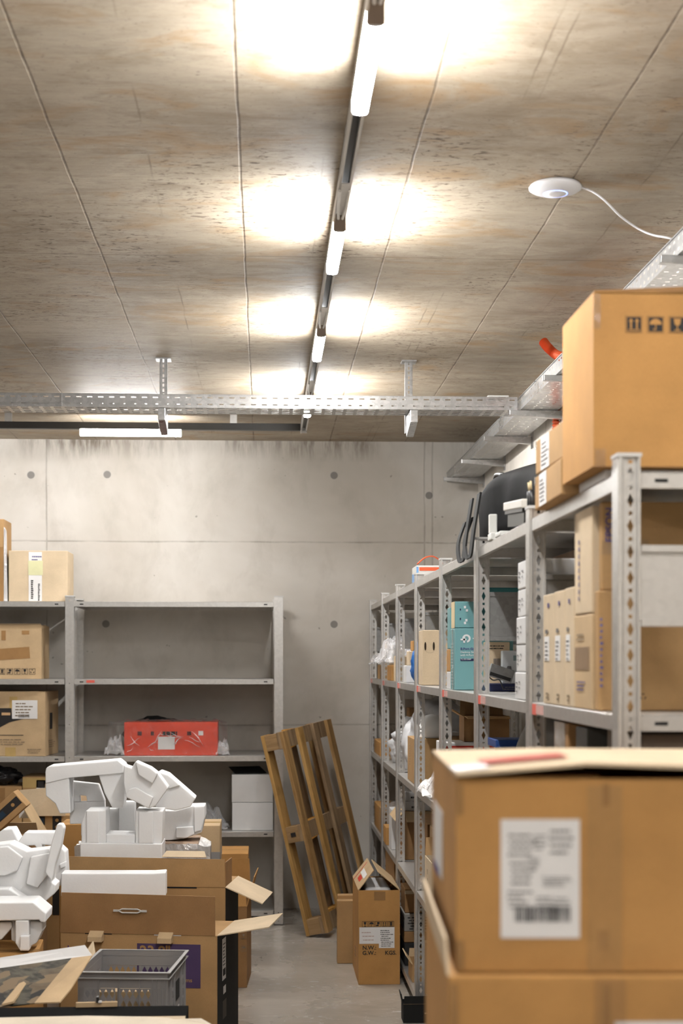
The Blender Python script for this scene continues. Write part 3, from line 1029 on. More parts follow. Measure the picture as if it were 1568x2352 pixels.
# ---- near bay: carton on top of the rack, small cartons behind it
ZB = 1.999
p0, p1 = atY(1367, 1066, 3.04), atY(1375, 667, 3.04)
k = carton('big kraft carton with black handling symbols on top of the rack, at its near end', (0.657, 3.045, ZB), 0.46, 0.318, 0.348, 0, CARD_O, None, seam=False, flaps=[('b', 0.16, -88), ('f', 0.12, -90)])
MB().hexa([(.004, .004, .3495), (.455, -.012, .353), (.455, .31, .353), (.004, .31, .3495), (.004, .004, .353), (.455, -.012, .374), (.455, .31, .372), (.004, .31, .353)]).build('raised_lid_flap', CARD_B, k.o)
M = k.M('front')
sc3 = 3.045 / F
for i, kd in enumerate(('up', 'umbrella', 'glass', 'stack')):
    icon(k.o, M, (1447 - 1372 + i * 51) * sc3, 0.348 - (757 - 664) * sc3, 39 * sc3, kd, INK, CARD_O)
sheet(k.o, 'clear_tape', M, 0, 0.275, 0.014, 0.07, FILMS, 0.0008)
sheet(k.o, 'clear_tape', M, 0.002, 0.0, 0.022, 0.035, FILMS, 0.0008)
tag(MB().box(0.69, 3.09, S4 + EP, 1.09, 3.345, ZB - EP).build('flat_white_box', WBOX, None, 0.002), 'flat white box under the big kraft carton on top of the rack', 'box')
for i, (z0, h_, y1, lab) in enumerate(((S4 + EP, 0.081, 3.735, 'small taped carton with a white label lying on the rack top behind the big carton'), (S4 + .0835, 0.082, 3.70, 'small taped carton with a white label on top of its twin, behind the big carton'))):
    k = carton(lab, (0.655 + .005 * i, 3.372, z0), 0.30, y1 - 3.372, h_, -1.0 + 1.5 * i, CARD_M, None, 'small labelled cartons on the rack top')
    M = k.M('left')
    label_on(k.o, M, 0.07, 0.002, 0.10, h_ - .004, 20 + i, False, rows=6)
    sheet(k.o, 'clear_tape', M, 0.0, h_ - .02, 0.015, .02, FILMS, 0.0006)

# ---- bay 0, third shelf: thin cartons standing like books
xa = 0.694
def ypx(px, x=xa): return atX(px, 1500, x).y
bay0 = [(1247, 1272, .268, True, 'thin upright kraft carton with a white spine label, next to the second rack post'),
        (1272, 1297, .270, True, 'thin upright kraft carton with a white spine label, middle one of three'),
        (1297, 1318, .272, True, 'thin upright kraft carton with a white spine label, closest to the dark-taped carton')]
for i, (a, c, hh, lb, lab) in enumerate(bay0):
    y0, y1 = ypx(c), ypx(a)
    k = carton(lab, (xa, y0 + .001, S3 + EP), 0.40, y1 - y0 - .002, hh, 0, CARD_P, None, 'thin cartons standing on the near shelf', seam=True)
    M = k.M('left')
    d_ = y1 - y0 - .002
    s_ = sheet(k.o, 'spine_label', M, d_ * .14, 0.105, d_ * .46, 0.06, WHITE)
    printed_lines(s_, M, d_ * .2, 0.108, d_ * .3, 0.05, 5, INKG, i)
    printed_lines(k.o, M, d_ * .25, 0.172, d_ * .3, 0.012, 1, INKG, i + 3, th=.8)
    printed_lines(k.o, M, d_ * .45, 0.235, d_ * .2, 0.014, 1, INKB, i + 3, th=.8)
    printed_lines(k.o, M, d_ * .3, 0.012, d_ * .3, 0.02, 2, INKF, i + 6, th=.5)
yD0, yD1 = ypx(1360), ypx(1318)
k = carton('narrow upright carton with a dark tape patch on its spine, on the near shelf', (xa, yD0 + .003, S3 + EP), .40, yD1 - yD0 - .005, 0.205, 0, CARD_L, None)
M = k.M('left'); d_ = yD1 - yD0 - .005
sheet(k.o, 'tape_patch', M, d_ * .05, 0.085, d_ * .8, 0.05, card('brown_grey_tape', (0.30, 0.20, 0.12), rough=.35))
printed_lines(k.o, M, d_ * .15, 0.15, d_ * .6, 0.02, 2, INKF, 4); printed_lines(k.o, M, d_ * .15, 0.04, d_ * .5, 0.025, 3, INKB, 5)
k = carton('tall thin carton standing on the dark-taped carton of the near shelf', (xa, yD0 + .008, S3 + .208), .38, yD1 - yD0 - .014, 0.228, 0, CARD_P, None)
printed_lines(k.o, k.M('left'), .05, 0.03, .012, 0.14, 9, INKB, 7, th=.6)
yF0, yF1 = 3.19, ypx(1360) - .004
k = carton('kraft carton with faded purple print at the near end of the third shelf', (xa + .004, yF0, S3 + EP), .40, yF1 - yF0, 0.252, 0, CARD_M, None)
printed_lines(k.o, k.M('left'), .06, 0.05, .03, 0.15, 12, INKB, 8, th=.5)
Mf = k.M('front')
icon(k.o, Mf, 0.085, 0.02, 0.02, 'recycle', INK, frame=False)
k = carton('kraft carton with blue lettering, upper one at the near end of the third shelf', (xa + .012, yF0 + .005, S3 + .2545), .38, yF1 - yF0 - .01, 0.186, 0, CARD_M, None)
M = k.M('front')
place_text(k.o, 'box_print', 'EPSON', M, 0.030, 0.10, 0.024, INKB, PI / 2, 0.0004)
sheet(k.o, 'clear_tape', M, 0.0, 0.075, 0.10, 0.03, FILMS, .0006)
k = carton('dark grey-brown carton with a line of small print, second shelf at the near end', (0.742, 3.0, S2 + EP), .35, .30, .43, 0, card('grey_brown_card', (0.17, 0.13, 0.10)), None)
place_text(k.o, 'box_print', 'RGX Widescreen TFT', k.M('front'), 0.018, 0.385, 0.0125, INK, math.radians(2))
k = carton('brown carton wrapped in shiny tape, deep in the near bay of the second shelf', (0.70, 3.52, S2 + EP), .36, .17, .43, 0, CARD_B, None)
sheet(k.o, 'clear_tape', k.M('left'), .01, .1, .13, .33, FILMS)
k = carton('dark grey box with outline print, close to the near post on the second shelf', (0.712, 3.37, S2 + EP), .12, .12, .425, 0, plain('charcoal_box', (.07, .068, .062), .5), None)
icon(k.o, k.M('front'), .025, .33, .05, 'hand', INKG)

# ---- bay 1: white boxes, grey shell, black bag above
for i in range(5):
    y1 = 4.245 - .012 * i
    k = carton(['white product box at the bottom of the stack of five by the second post', 'white product box second from the bottom of the stack of five', 'white product box in the middle of the stack of five',
                'white product box fourth up in the stack of five', 'white product box on top of the stack of five by the second post'][i],
               (0.696 + .002 * (i % 2), 4.0, S3 + EP + i * .0752), .19, y1 - 4.0, .0740, 0, WBOX, None, 'stack of small white boxes', name='product_box', seam=False)
    printed_lines(k.o, k.M('left'), .02, .02, .03, .035, 3, INKG, i, th=.3)
    printed_lines(k.o, k.M('left'), .07, .03, .02, .03, 2, INKG, i + 9, th=.3)
k = carton('large grey-brown carton at the back of the shelf behind the white box stack', (0.90, 4.30, S3 + EP), .20, .60, .43, 0, card('dull_brown_card', (0.24, 0.165, 0.115)), None)
place_text(k.o, 'box_print', 'BOX No.', k.M('front'), .06, .33, .022, INK)
k = carton('flat navy blue box lying on the third shelf beside the teal boxes', (0.785, 5.34, S3 + EP), .125, .20, .026, 0, NAVY, None, name='product_box', seam=False)
printed_lines(k.o, k.M('front'), .05, .006, .06, .014, 2, INKG, 3)
k = carton('white router carton with a grey device picture, standing on the navy box', (0.832, 5.345, S3 + .0285), .062, .04, .115, 0, plain('pale_blue_white', (.58, .60, .62), .4), None, name='product_box', seam=False)
M = k.M('front')
MB(M).add([(.012, .02, .0005), (.024, .014, .0005), (.034, .03, .0005), (.030, .06, .0005), (.018, .062, .0005), (.010, .045, .0005)], [(0, 1, 2, 3, 4, 5)]).build('device_picture', INKG, k.o)
sheet(k.o, 'teal_tag', M, .038, .080, .02, .018, plain('grey_teal', (.2, .28, .28), .5))
k = carton('cream carton with a barcode block behind the router carton', (0.80, 5.545, S3 + EP), .09, .05, .175, 0, CARD_P, None, seam=False)
barcode(k.o, k.M('front'), .03, .085, .03, .03, INKG, 6); printed_lines(k.o, k.M('front'), .01, .15, .07, .018, 2, INK, 5)
t = thing('network_switch', 'grey metal network device leaning on the navy box with a black cable', 'network device', (0.765, 5.30, S3 + .028), 0, ry=math.radians(18))
MB().box(0, 0, 0.03, .085, .03, .075).build('housing', STEELD, t, .002)
MB().box(.004, -.001, .034, .08, 0, .046).build('vent_strip', BLACK, t)
MB().tube(smooth_path([Vector(v) for v in ((.0, -.002, .03), (.02, -.01, .02), (.04, -.012, .028), (.055, -.012, .012), (.065, -.012, .0))]), .0025, 6).build('cable', BLACK, t, smooth=True)
# grey moulded shell (chair back) on the second shelf
def dome(name, label, cat, c, w, d, h, mat, n=14, pw=2.4, group=None):
    b = MB()
    vs, fs = [], []
    for i in range(n + 1):
        z = i / n
        r = (1 - z ** pw) ** (1 / pw) if z < 1 else 0.02
        r = max(r, .03) * (1 - .12 * z)
        for j in range(24):
            a = 2 * PI * j / 24
            s_ = lambda v: math.copysign(abs(v) ** .7, v)
            vs.append((s_(math.cos(a)) * r * w / 2, s_(math.sin(a)) * r * d / 2, z * h))
    for i in range(n):
        for j in range(24):
            fs.append((i * 24 + j, i * 24 + (j + 1) % 24, (i + 1) * 24 + (j + 1) % 24, (i + 1) * 24 + j))
    fs.append(tuple(range(23, -1, -1))); fs.append(tuple(range(n * 24, n * 24 + 24)))
    b.add(vs, fs)
    o = tag(b.build(name, mat, None, smooth=True), label, cat, group)
    o.location = c
    return o
dome('backrest_cover', 'rounded grey seat back standing on the second shelf, behind the stacked near cartons', 'seat back', (0.845, 4.55, S2 + EP), .28, .16, .425, plain('grey_fabric', (.26, .245, .225), .85))
k = carton('plain carton under the blue folder on the second shelf', (0.74, 4.72, S2 + EP), .32, .2, .305, 0, CARD_B, None)
tag(MB().box(0, 0, 0, .13, .17, .024).build('blue_folder', plain('royal_blue', (.01, .05, .22), .5), None, .002), 'royal blue folder lying on a plain carton, second shelf', 'folder').location = (.715, 4.73, S2 + .308)
k = carton('white box with a red stripe along its top edge, second shelf', (.697, 6.0, S2 + EP), .30, .22, .255, 0, WBOX, None, seam=False)
sheet(k.o, 'red_stripe', k.M('front'), 0, .232, .30, .012, RED)
k = carton('open brown carton standing on the red-striped white box', (.79, 6.06, S2 + .2585), .18, .15, .10, 0, CARD_B, None, flaps=[('f', .07, 95), ('b', .07, 5), ('l', .05, 60)], fmat=CARD_M)

# ---- bay 2: teal product boxes
k = carton('teal network switch box with a white logo, standing by the third post', (.696, 5.60, S3 + EP), .215, .13, .226, 0, TEAL, None, name='product_box', seam=False)
M = k.M('front'); WP = plain('white_print', (.75, .76, .76), .4)
s5 = 5.6 / F
def tu(px): return (px - 1050) * s5 + .003
def tv(v): return (1580 - v) * s5
# logo: a round P with a small cross on its foot
b = MB(M)
def ring(b, cx, cy, r0, r1, a0=0, a1=2 * PI, n=24, z=.0006):
    vs = [(cx + r * math.cos(a0 + (a1 - a0) * i / n), cy + r * math.sin(a0 + (a1 - a0) * i / n), z) for i in range(n + 1) for r in (r0, r1)]
    b.add(vs, [(2 * i, 2 * i + 1, 2 * i + 3, 2 * i + 2) for i in range(n)])
ring(b, tu(1075), tv(1461), 5.2 * s5, 9.6 * s5, -PI * .45, PI * 1.0)
b.box(tu(1061.5), tv(1465.5), .0004, tu(1075), tv(1461.5), .0009)
b.box(tu(1067.5), tv(1471), .0004, tu(1072), tv(1457), .0009)
b.build('logo', WP, k.o)
place_text(k.o, 'box_print', '-link', M, tu(1089), tv(1470), .034, WP, 0, .0004)
place_text(k.o, 'box_print', '8-Port Gigabit', M, tu(1061), tv(1489), .0125, INKB, 0, .0002)
place_text(k.o, 'box_print', 'Desktop Switch', M, tu(1061), tv(1496), .0105, WP)
place_text(k.o, 'box_print', 'with 4-Port PoE', M, tu(1061), tv(1503), .0105, WP)
s_ = sheet(k.o, 'model_strip', M, tu(1061), tv(1513), .055, .0085, NAVY)
place_text(s_, 'box_print', 'TL-SG1008P', M, tu(1062), tv(1511.6), .0075, WP)
M = k.M('left')
printed_lines(k.o, M, .02, .02, .09, .16, 14, WP, 5, th=.12)
sheet(k.o, 'clear_tape', M, .06, 0, .02, .225, FILMS)
k = carton('small teal box with a cream side, on top of the teal switch box', (.697, 5.605, S3 + .2285), .09, .10, .097, 0, TEAL, None, name='product_box', seam=False)
M = k.M('front')
sheet(k.o, 'cream_side', k.M('left'), 0, 0, .10, .097, CREAM)
for u, v_ in ((.033, .078), (.040, .066), (.038, .03), (.033, .02)):
    MB(M).box(u, v_ - .006, 0, u + .008, v_ + .003, .0006).build('printed_mark', WP, k.o)
sheet(k.o, 'dark_mark', M, .018, .064, .004, .007, NAVY); sheet(k.o, 'dark_mark', M, .018, .03, .004, .007, NAVY)
k = carton('teal box with a cream edge, coloured as if in shade, at the back of the teal stack', (.800, 5.63, S3 + .2285), .19, .12, .150, 0, plain('shaded_teal', (.04, .17, .18), .45), None, name='product_box', seam=False)  # teal darkened in its colour to stand in for shadow
sheet(k.o, 'cream_side', k.M('left'), 0, 0, .12, .15, CREAM)
tag(MB().box(.700, 5.78, S3 + EP, .86, 5.88, S3 + .066).build('white_carton', WBOX, None, .002), 'low white box tucked behind the teal switch box', 'box')
tag(MB().box(.700, 5.78, S3 + .068, .86, 5.88, S3 + .152).build('orange_kraft_carton', CARD_O, None, .002), 'orange-brown box on the low white box behind the teal boxes', 'box')
tag(MB().box(.702, 5.79, S3 + .154, .86, 5.88, S3 + .31).build('teal_carton', TEAL, None, .002), 'teal box at the top of the hidden stack behind the teal boxes', 'box')

# ---- bay 3: carton with two hand holes
yb = 6.76
x0, x1, z0, z1 = rect(970, 1008, 1448, 1573, yb)
k = carton('kraft carton with two hand holes and a faint smile, on the third shelf', (x0, yb, S3 + EP), .30, .17, z1 - S3, 0, CARD_P, None)
M = k.M('front'); s6 = yb / F
for px in (976.5, 996):
    b = MB(M)
    b.add([((px - 970) * s6 + 2.4 * s6 * math.cos(a), (1574 - 1484) * s6 + 10 * s6 * math.sin(a), .0005) for a in [2 * PI * i / 16 for i in range(16)]], [tuple(range(16))])
    b.build('hand_hole', plain('hole_dark', (.03, .017, .008), .9), k.o)
b = MB(M)
ring(b, 17 * s6, 88 * s6, 13.2 * s6, 13.9 * s6, PI * 1.22, PI * 1.75, 14)
b.build('faint_smile', card('faint_grey_crease', (.50, .40, .28)), k.o)

# ---- lumps and crumpled film
def lump(name, label, cat, c, s, mat, seed=0, amp=.25, fr=1.6, sub=4, flat=True, group=None, rough2=.05, parent=None):
    bm = bmesh.new()
    bmesh.ops.create_icosphere(bm, subdivisions=sub, radius=1)
    off = Vector((seed * 7.3, seed * 3.1, seed * 5.7))
    for v in bm.verts:
        n1 = mnoise.noise(v.co * fr + off)
        n2 = abs(mnoise.noise(v.co * fr * 3.1 + off))
        n3 = mnoise.noise(v.co * fr * 7 + off)
        v.co *= 1 + amp * n1 - amp * .8 * n2 + rough2 * n3
        v.co = Vector((v.co.x * s[0] / 2, v.co.y * s[1] / 2, v.co.z * s[2] / 2))
        if flat:
            v.co.z = max(v.co.z, -s[2] * .36)
    zmin = min(v.co.z for v in bm.verts)
    for v in bm.verts:
        v.co.z -= zmin
    m = bpy.data.meshes.new(name)
    bm.to_mesh(m)
    bm.free()
    for p_ in m.polygons:
        p_.use_smooth = True
    m.materials.append(mat)
    o = bpy.data.objects.new(name, m)
    COL.objects.link(o)
    o.location = c
    if parent is not None:
        o.parent = parent
        return o
    return tag(o, label, cat, group)
def crumple(name, label, cat, c, s, mat, seed=0, n=26, rz=0.0, group=None, parent=None, amp=.5):
    """a loose crumpled sheet lying in a heap: folded height field with sharp creases"""
    b = MB(Matrix.Rotation(rz, 4, 'Z'))
    off = Vector((seed * 3.7, seed * 1.9, seed))
    vs = []
    for i in range(n + 1):
        for j in range(n + 1):
            u, v = i / n - .5, j / n - .5
            q = Vector((u * 4, v * 4, 0)) + off
            e = max(0, 1 - (2 * u) ** 4) * max(0, 1 - (2 * v) ** 4)
            h = abs(mnoise.noise(q)) * 1.3 + .5 * abs(mnoise.noise(q * 2.7)) + .22 * mnoise.noise(q * 6)
            dx = .10 * mnoise.noise(q * 1.7 + Vector((9, 0, 0)))
            dy = .10 * mnoise.noise(q * 1.7 + Vector((0, 9, 0)))
            vs.append(((u + dx) * s[0], (v + dy) * s[1], max(0.0005, (h * amp + .35 * e) * s[2] * (0.35 + .65 * e))))
    b.add(vs, [(i * (n + 1) + j, (i + 1) * (n + 1) + j, (i + 1) * (n + 1) + j + 1, i * (n + 1) + j + 1) for i in range(n) for j in range(n)])
    o = b.build(name, mat, parent, recalc=False)
    for p_ in o.data.polygons:
        p_.use_smooth = (seed % 2 == 0)
    o.location = c
    if parent is None:
        tag(o, label, cat, group)
    return o

lump('blue_bag', 'bulging shiny blue bag in the third shelf beyond the carton with hand holes', 'bag', (.815, 7.36, S3 + EP), (.24, .30, .26), BLUE, 2, .22)
k = carton('white box beside the blue bag on the third shelf', (.705, 7.62, S3 + EP), .28, .16, .085, 0, WBOX, None, seam=False)
k = carton('cream carton stacked on the white box beside the blue bag', (.72, 7.64, S3 + .088), .24, .13, .07, 0, CARD_P, None)
k = carton('brown carton on the cream carton beyond the blue bag', (.74, 7.65, S3 + .160), .20, .12, .05, 0, CARD_O, None)
k = carton('pale taped carton at the front of the third shelf, next to the crumpled film', (.697, 8.05, S3 + EP), .30, .22, .135, 0, CARD_P, None)
k = carton('low orange-brown carton on the third shelf, behind the pale taped one', (.697, 8.42, S3 + EP), .30, .30, .085, 0, CARD_O, None)
k = carton('low kraft carton with a black stripe near the end wall, third shelf', (.70, 9.10, S3 + EP), .32, .40, .085, 0, CARD_M, None)
sheet(k.o, 'black_stripe', k.M('left'), .22, .0, .03, .08, INK)
k = carton('tall kraft carton standing near the end wall on the third shelf', (.76, 9.55, S3 + EP), .26, .28, .30, 0, CARD_L, None)
crumple('plastic_film', 'crumpled clear plastic film spilling over the front of the third shelf', 'plastic film', (.760, 8.62, S3 + .09), (.26, .56, .22), FILM, 4, 30)
crumple('plastic_film', 'small piece of clear film hanging at the far end of the third shelf', 'plastic film', (.745, 9.30, S3 + .088), (.20, .40, .14), FILM, 7, 20)

# ---- second shelf, far bays
k = carton('kraft carton with a pale side carrying white foam, second shelf', (.70, 7.2, S2 + EP), .26, .30, .212, 0, CARD_M, None)
printed_lines(k.o, k.M('left'), .12, .08, .03, .10, 8, INKF, 3)
dome('foam_dome', 'white rounded foam cap sitting on the carton in the second shelf', 'foam', (.80, 7.32, S2 + .215), .16, .18, .11, FOAM)
tag(MB().box(0, 0, 0, .2, .10, .02).build('foam_strip', FOAM, None, .003), 'thin white foam strip beside the rounded foam cap', 'foam').location = (.74, 7.395 + .02, S2 + .215)
PLW = plain('white_plastic_bag', (.66, .66, .67), .35, 0, .1, 20)
for i, (y, s_, lab) in enumerate(((7.72, (.37, .36, .46), 'tall crumpled white plastic bag on the second shelf, nearest the foam-topped carton'), (8.26, (.36, .46, .36), 'middle crumpled white plastic bag on the second shelf'), (8.74, (.34, .30, .24), 'low white plastic bag at the far end of the heap on the second shelf'))):
    lump('plastic_bag', lab, 'bag', (.875, y, S2 + EP), s_, PLW, i + 3, .35, 2.2, group='white plastic bags')
k = carton('low kraft carton at the end wall on the second shelf', (.70, 9.30, S2 + EP), .34, .5, .085, 0, CARD_O, None)
k = carton('tall brown carton at the back of the second shelf near the end wall', (.86, 9.12, S2 + EP), .24, .16, .30, 0, CARD_B, None)
crumple('plastic_wrap', 'shiny white crumpled wrap hanging over the second shelf edge', 'plastic film', (.78, 6.58, S2 + EP), (.22, .40, .13), FILMW, 5, 24)
tag(MB().tube([(.70, 6.34, S2 + .024), (.78, 6.31, S2 + .024)], .022, 16).build('tape_roll', WBOX, None, smooth=True), 'white roll lying in the crumpled wrap on the second shelf', 'roll')

# ---- first shelf
for i, (y0, y1, hh, lab) in enumerate(((9.00, 9.17, .15, 'kraft carton in the far row of the first shelf, nearest the aisle end'), (9.18, 9.39, .155, 'middle kraft carton in the far row of the first shelf'), (9.40, 9.78, .15, 'kraft carton of the first shelf touching the end wall'))):
    k = carton(lab, (.70, y0, S1 + EP), .34, y1 - y0, hh, 0, CARD_O if i != 1 else CARD_M, None, 'far kraft cartons on the first shelf')
k = carton('upright white box beside the far kraft cartons, first shelf', (.70, 8.45, S1 + EP), .3, .18, .22, 0, WBOX, None, seam=False)
crumple('plastic_film', 'scrap of clear film on the far kraft cartons, first shelf', 'plastic film', (.84, 9.27, S1 + .16), (.2, .38, .04), FILM, 6, 16)
tag(MB().prism([(0, 0), (.1, 0), (.1, .09)], 0, .02).build('green_card', plain('dull_green', (.20, .22, .08), .6), None), 'green card corner on the upright white box, first shelf', 'card').location = (.72, 8.5, S1 + .223)
k = carton('large brown carton carrying two white boxes, first shelf', (.732, 8.01, S1 + EP), .34, .42, .252, 0, CARD_B, None, flaps=[('f', .06, 150), ('l', .07, 140)], closed=True, fmat=CARD_L)
for i in range(2):
    k = carton(['white flat box lying on the large brown carton, lower of two', 'white flat box, upper of two on the large brown carton'][i], (.735, 8.03, S1 + .255 + i * .051), .33, .36, .050, 0, WBOX, None, 'white flat boxes', seam=False)
    printed_lines(k.o, k.M('front'), .03, .015, .06, .012, 1, INK, i, th=.8)
k = carton('open pale carton with a black cable spilling out, first shelf', (.70, 6.42, S1 + EP), .30, .27, .19, 0, CARD_P, None, flaps=[('b', .08, 20), ('r', .08, 20)], fmat=CARD_M)
icon(k.o, k.M('left'), .10, .12, .03, 'up', INKF, frame=False); icon(k.o, k.M('left'), .10, .08, .03, 'glass', INKF, frame=False)
printed_lines(k.o, k.M('left'), .05, .01, .12, .05, 4, INKF, 3)
tag(MB().tube(smooth_path([Vector(v) for v in ((.76, 6.5, S1 + .03), (.77, 6.52, S1 + .19), (.80, 6.45, S1 + .24), (.85, 6.50, S1 + .22), (.90, 6.55, S1 + .10), (.88, 6.56, S1 + .02))]), .006, 8).build('black_cable', BLACK, None, smooth=True), 'thick black cable looping out of the open pale carton', 'cable')
k = carton('pale carton standing behind the open one on the first shelf', (.745, 6.73, S1 + EP), .3, .18, .30, 0, CARD_L, None)
k = carton('brown carton on the first shelf, beyond the fourth post', (.75, 7.06, S1 + EP), .33, .5, .285, 0, CARD_B, None)

# ---- lowest shelf
k = carton('big brown carton filling the lowest shelf near the end wall', (.70, 8.30, S0 + EP), .36, .58, .44, 0, CARD_B, None)
k = carton('orange-brown carton sticking out of the first shelf above the big brown one', (.686, 8.66, S1 + EP), .3, .19, .10, 0, CARD_O, None)
lump('black_bag', 'glossy black bin bag on the lowest shelf at the end wall', 'bag', (.87, 9.42, S0 + EP), (.34, .70, .46), BLACK, 5, .25, 2)
k = carton('black crate at the bottom of the low shelf stack behind the floor carton', (.70, 7.66, S0 + EP), .36, .27, .11, 0, BLACKM, None, name='black_tray', cat='crate', seam=False)
k = carton('flat brown carton on the black crate, lowest shelf', (.70, 7.68, S0 + .1135), .34, .25, .054, 0, CARD_B, None)
k = carton('grey printed carton with small pictures, lowest shelf', (.70, 7.68, S0 + .169), .30, .25, .088, 0, plain('grey_print_card', (.27, .25, .225), .5), None, name='product_box', seam=False)
printed_lines(k.o, k.M('front'), .015, .01, .22, .07, 5, INK, 9, th=.4); printed_lines(k.o, k.M('left'), .02, .01, .3, .07, 5, INK, 10, th=.4)
k = carton('brown carton with a pale edge on the grey printed one, lowest shelf', (.705, 7.70, S0 + .2585), .30, .23, .12, 0, CARD_B, None)
sheet(k.o, 'pale_edge', k.M('front'), 0, .095, .30, .018, CARD_P)
k = carton('small open carton with a blue cable drum, lowest shelf', (.70, 7.26, S0 + EP), .20, .20, .085, 0, CARD_M, None, flaps=[('l', .05, 35), ('b', .04, 10)], fmat=CARD_L)
t = thing('cable_drum', 'blue cable drum with a black lead standing in the small open carton', 'cable drum', (.80, 7.36, S0 + .012 + .055))
MB().tube([(-.04, 0, 0), (-.036, 0, 0)], .055, 28).build('drum_plate', plain('bright_blue_plastic', (.01, .22, .62), .35), t)
MB().tube([(.03, 0, 0), (.034, 0, 0)], .055, 28).build('drum_plate', _mc['bright_blue_plastic'], t)
MB().tube([(-.036, 0, 0), (.03, 0, 0)], .034, 28).build('drum_core', BLACK, t, smooth=True)
MB().tube([(-.045 + .0, .05 * math.cos(a) - .02, .045 * math.sin(a) - .004) for a in [2 * PI * i / 20 for i in range(19)]], .003, 6).build('lead', BLACK, t, smooth=True)
for i, (y, lab) in enumerate(((7.00, 'upright kraft carton pressed against the fourth post, lowest shelf'), (7.075, 'second upright kraft carton behind the fourth post, lowest shelf'))):
    k = carton(lab, (.731, y, S0 + EP), .24, .065, .235 - .02 * i, 0, CARD_L, None, 'upright cartons on the lowest shelf')
lump('dark_cloth', 'dark bundled cloth lying behind the upright cartons, lowest shelf', 'cloth', (.88, 7.575, S0 + EP), (.22, .14, .14), BLACKM, 8, .3)
# black open box on the floor
k = carton('small black open box on the floor at the foot of the rack', (.617, 6.815, 0.001), .13, .105, .085, 0, CARD_K, None, flaps=[('f', .035, 2), ('l', .045, 12)])
sheet(k.o, 'worn_edge', k.M('front'), 0.0, .084, .12, .0012, CARD_L, .0002); sheet(k.o, 'worn_spot', k.M('front'), .095, .04, .02, .006, CARD_L)

# ---- top of the rack: black bag, modem, adapters, red-banded box
def bagmesh(label):
    t = thing('black_bag', label, 'bag', (0, 0, 0))
    n, m = 22, 14
    b = MB()
    prof = []
    vs = []
    for i in range(n + 1):
        u = i / n
        y = 4.05 + 1.36 * u
        top = 2.135 + .105 * math.sin(min(1, u * 1.15) * PI * .62) - (0.03 if u > .93 else 0)
        xl = .785 - .045 * min(1, max(0, (u - .35) / .45))
        xr = 1.112
        fall = 1 - max(0, (u - .9) / .1) ** 2 * .18
        loop = []
        K = 28
        for j in range(K):
            a = 2 * PI * j / K
            sx, sz = math.cos(a), math.sin(a)
            sq = lambda v: math.copysign(abs(v) ** .45, v)
            x = (xl + xr) / 2 + sq(sx) * (xr - xl) / 2 * fall
            z = S4 + .002 + (sq(sz) * .5 + .5) * (top - S4) * fall
            q = Vector((x * 5, y * 3, z * 5))
            if 0.1 < (sq(sz) * .5 + .5):
                x += .014 * mnoise.noise(q * 1.4) + .006 * mnoise.noise(q * 4)
                z += .016 * mnoise.noise(q * 1.2 + Vector((4, 0, 0)))
            vs.append((x, y, max(z, S4 + .002)))
    fs = [(i * K + j, i * K + (j + 1) % K, (i + 1) * K + (j + 1) % K, (i + 1) * K + j) for i in range(n) for j in range(K)]
    fs += [tuple(range(K - 1, -1, -1)), tuple(range(n * K, n * K + K))]
    b.add(vs, fs)
    b.build('body', plain('black_leatherette', (.006, .0058, .0057), .7, 0, .15, 30, .04), t, smooth=True)
    for (ya, yc) in ((5.30, 5.10), (5.12, 4.92)):
        pts = [(.694, ya, 2.09), (.672, ya + .01, 2.02), (.664, (ya * .6 + yc * .4), 1.955), (.664, yc + .02, 1.95), (.672, yc, 2.03), (.690, yc - .01, 2.15)]
        pts = smooth_path([Vector(q) for q in pts], 5)
        bb = MB()
        k0 = len(pts)
        vs = []
        for q in pts:
            vs += [(q.x, q.y - .034, q.z), (q.x, q.y + .034, q.z)]
        bb.add(vs, [(2 * i, 2 * i + 1, 2 * i + 3, 2 * i + 2) for i in range(k0 - 1)])
        bb.build('carry_strap', BLACKM, t, solid=.006)
    MB().tube(smooth_path([Vector(v) for v in ((.80, 5.30, 2.22), (.79, 5.22, 2.245), (.80, 5.12, 2.235))]), .008, 8).build('zip_pull', BLACK, t, smooth=True)
    return t
bagmesh('big black leather-look bag with hanging straps lying on top of the rack')
PLB = plain('aged_white_plastic', (.66, .63, .57), .45, 0, .04)
t = thing('modem', 'beige-white modem lying tilted on the rack top in front of the black bag', 'modem', (.690, 4.10, S4 + .035), 0, rx=math.radians(4))
MB().box(0, 0, 0.010, .075, .32, .034).build('housing', PLB, t, .003)
MB().box(.003, .01, 0, .072, .31, .010).build('underside', BLACK, t)
MB().box(.01, .02, -.036, .06, .30, -.002).build('foot_block', BLACK, t)
for i, y in enumerate((4.008, 4.040)):
    t = thing('power_plug', ['black power plug with pale prongs pointing up beside the modem, nearer one', 'black power plug with pale prongs pointing up beside the modem, farther one'][i], 'plug', (.700, y, S4 + .002), 0, group='plugs beside the modem')
    MB().tube([(0, 0, 0), (.004, 0, .045), (.0, 0, .08)], [.007, .010, .006], 10).build('grip', BLACK, t, smooth=True)
    MB().tube([(0, 0, .081), (-.002, 0, .104)], .0026, 8).build('prong', CREAM, t, smooth=True)
t = thing('power_adapter', 'white plug-in adapter standing upright at the edge of the rack top', 'adapter', (.685, 4.62, S4 + .001))
MB().box(0, 0, 0, .03, .075, .022).box(.002, .05, .0221, .026, .072, .082).build('housing', plain('adapter_white', (.72, .72, .68), .4), t, .003)
tag(MB().box(0, 0, 0, .05, .10, .014).build('white_dongle', plain('adapter_white', (.72, .72, .68), .4), None, .003), 'small flat white device lying between the adapter and the modem', 'device').location = (.688, 4.47, S4 + .001)
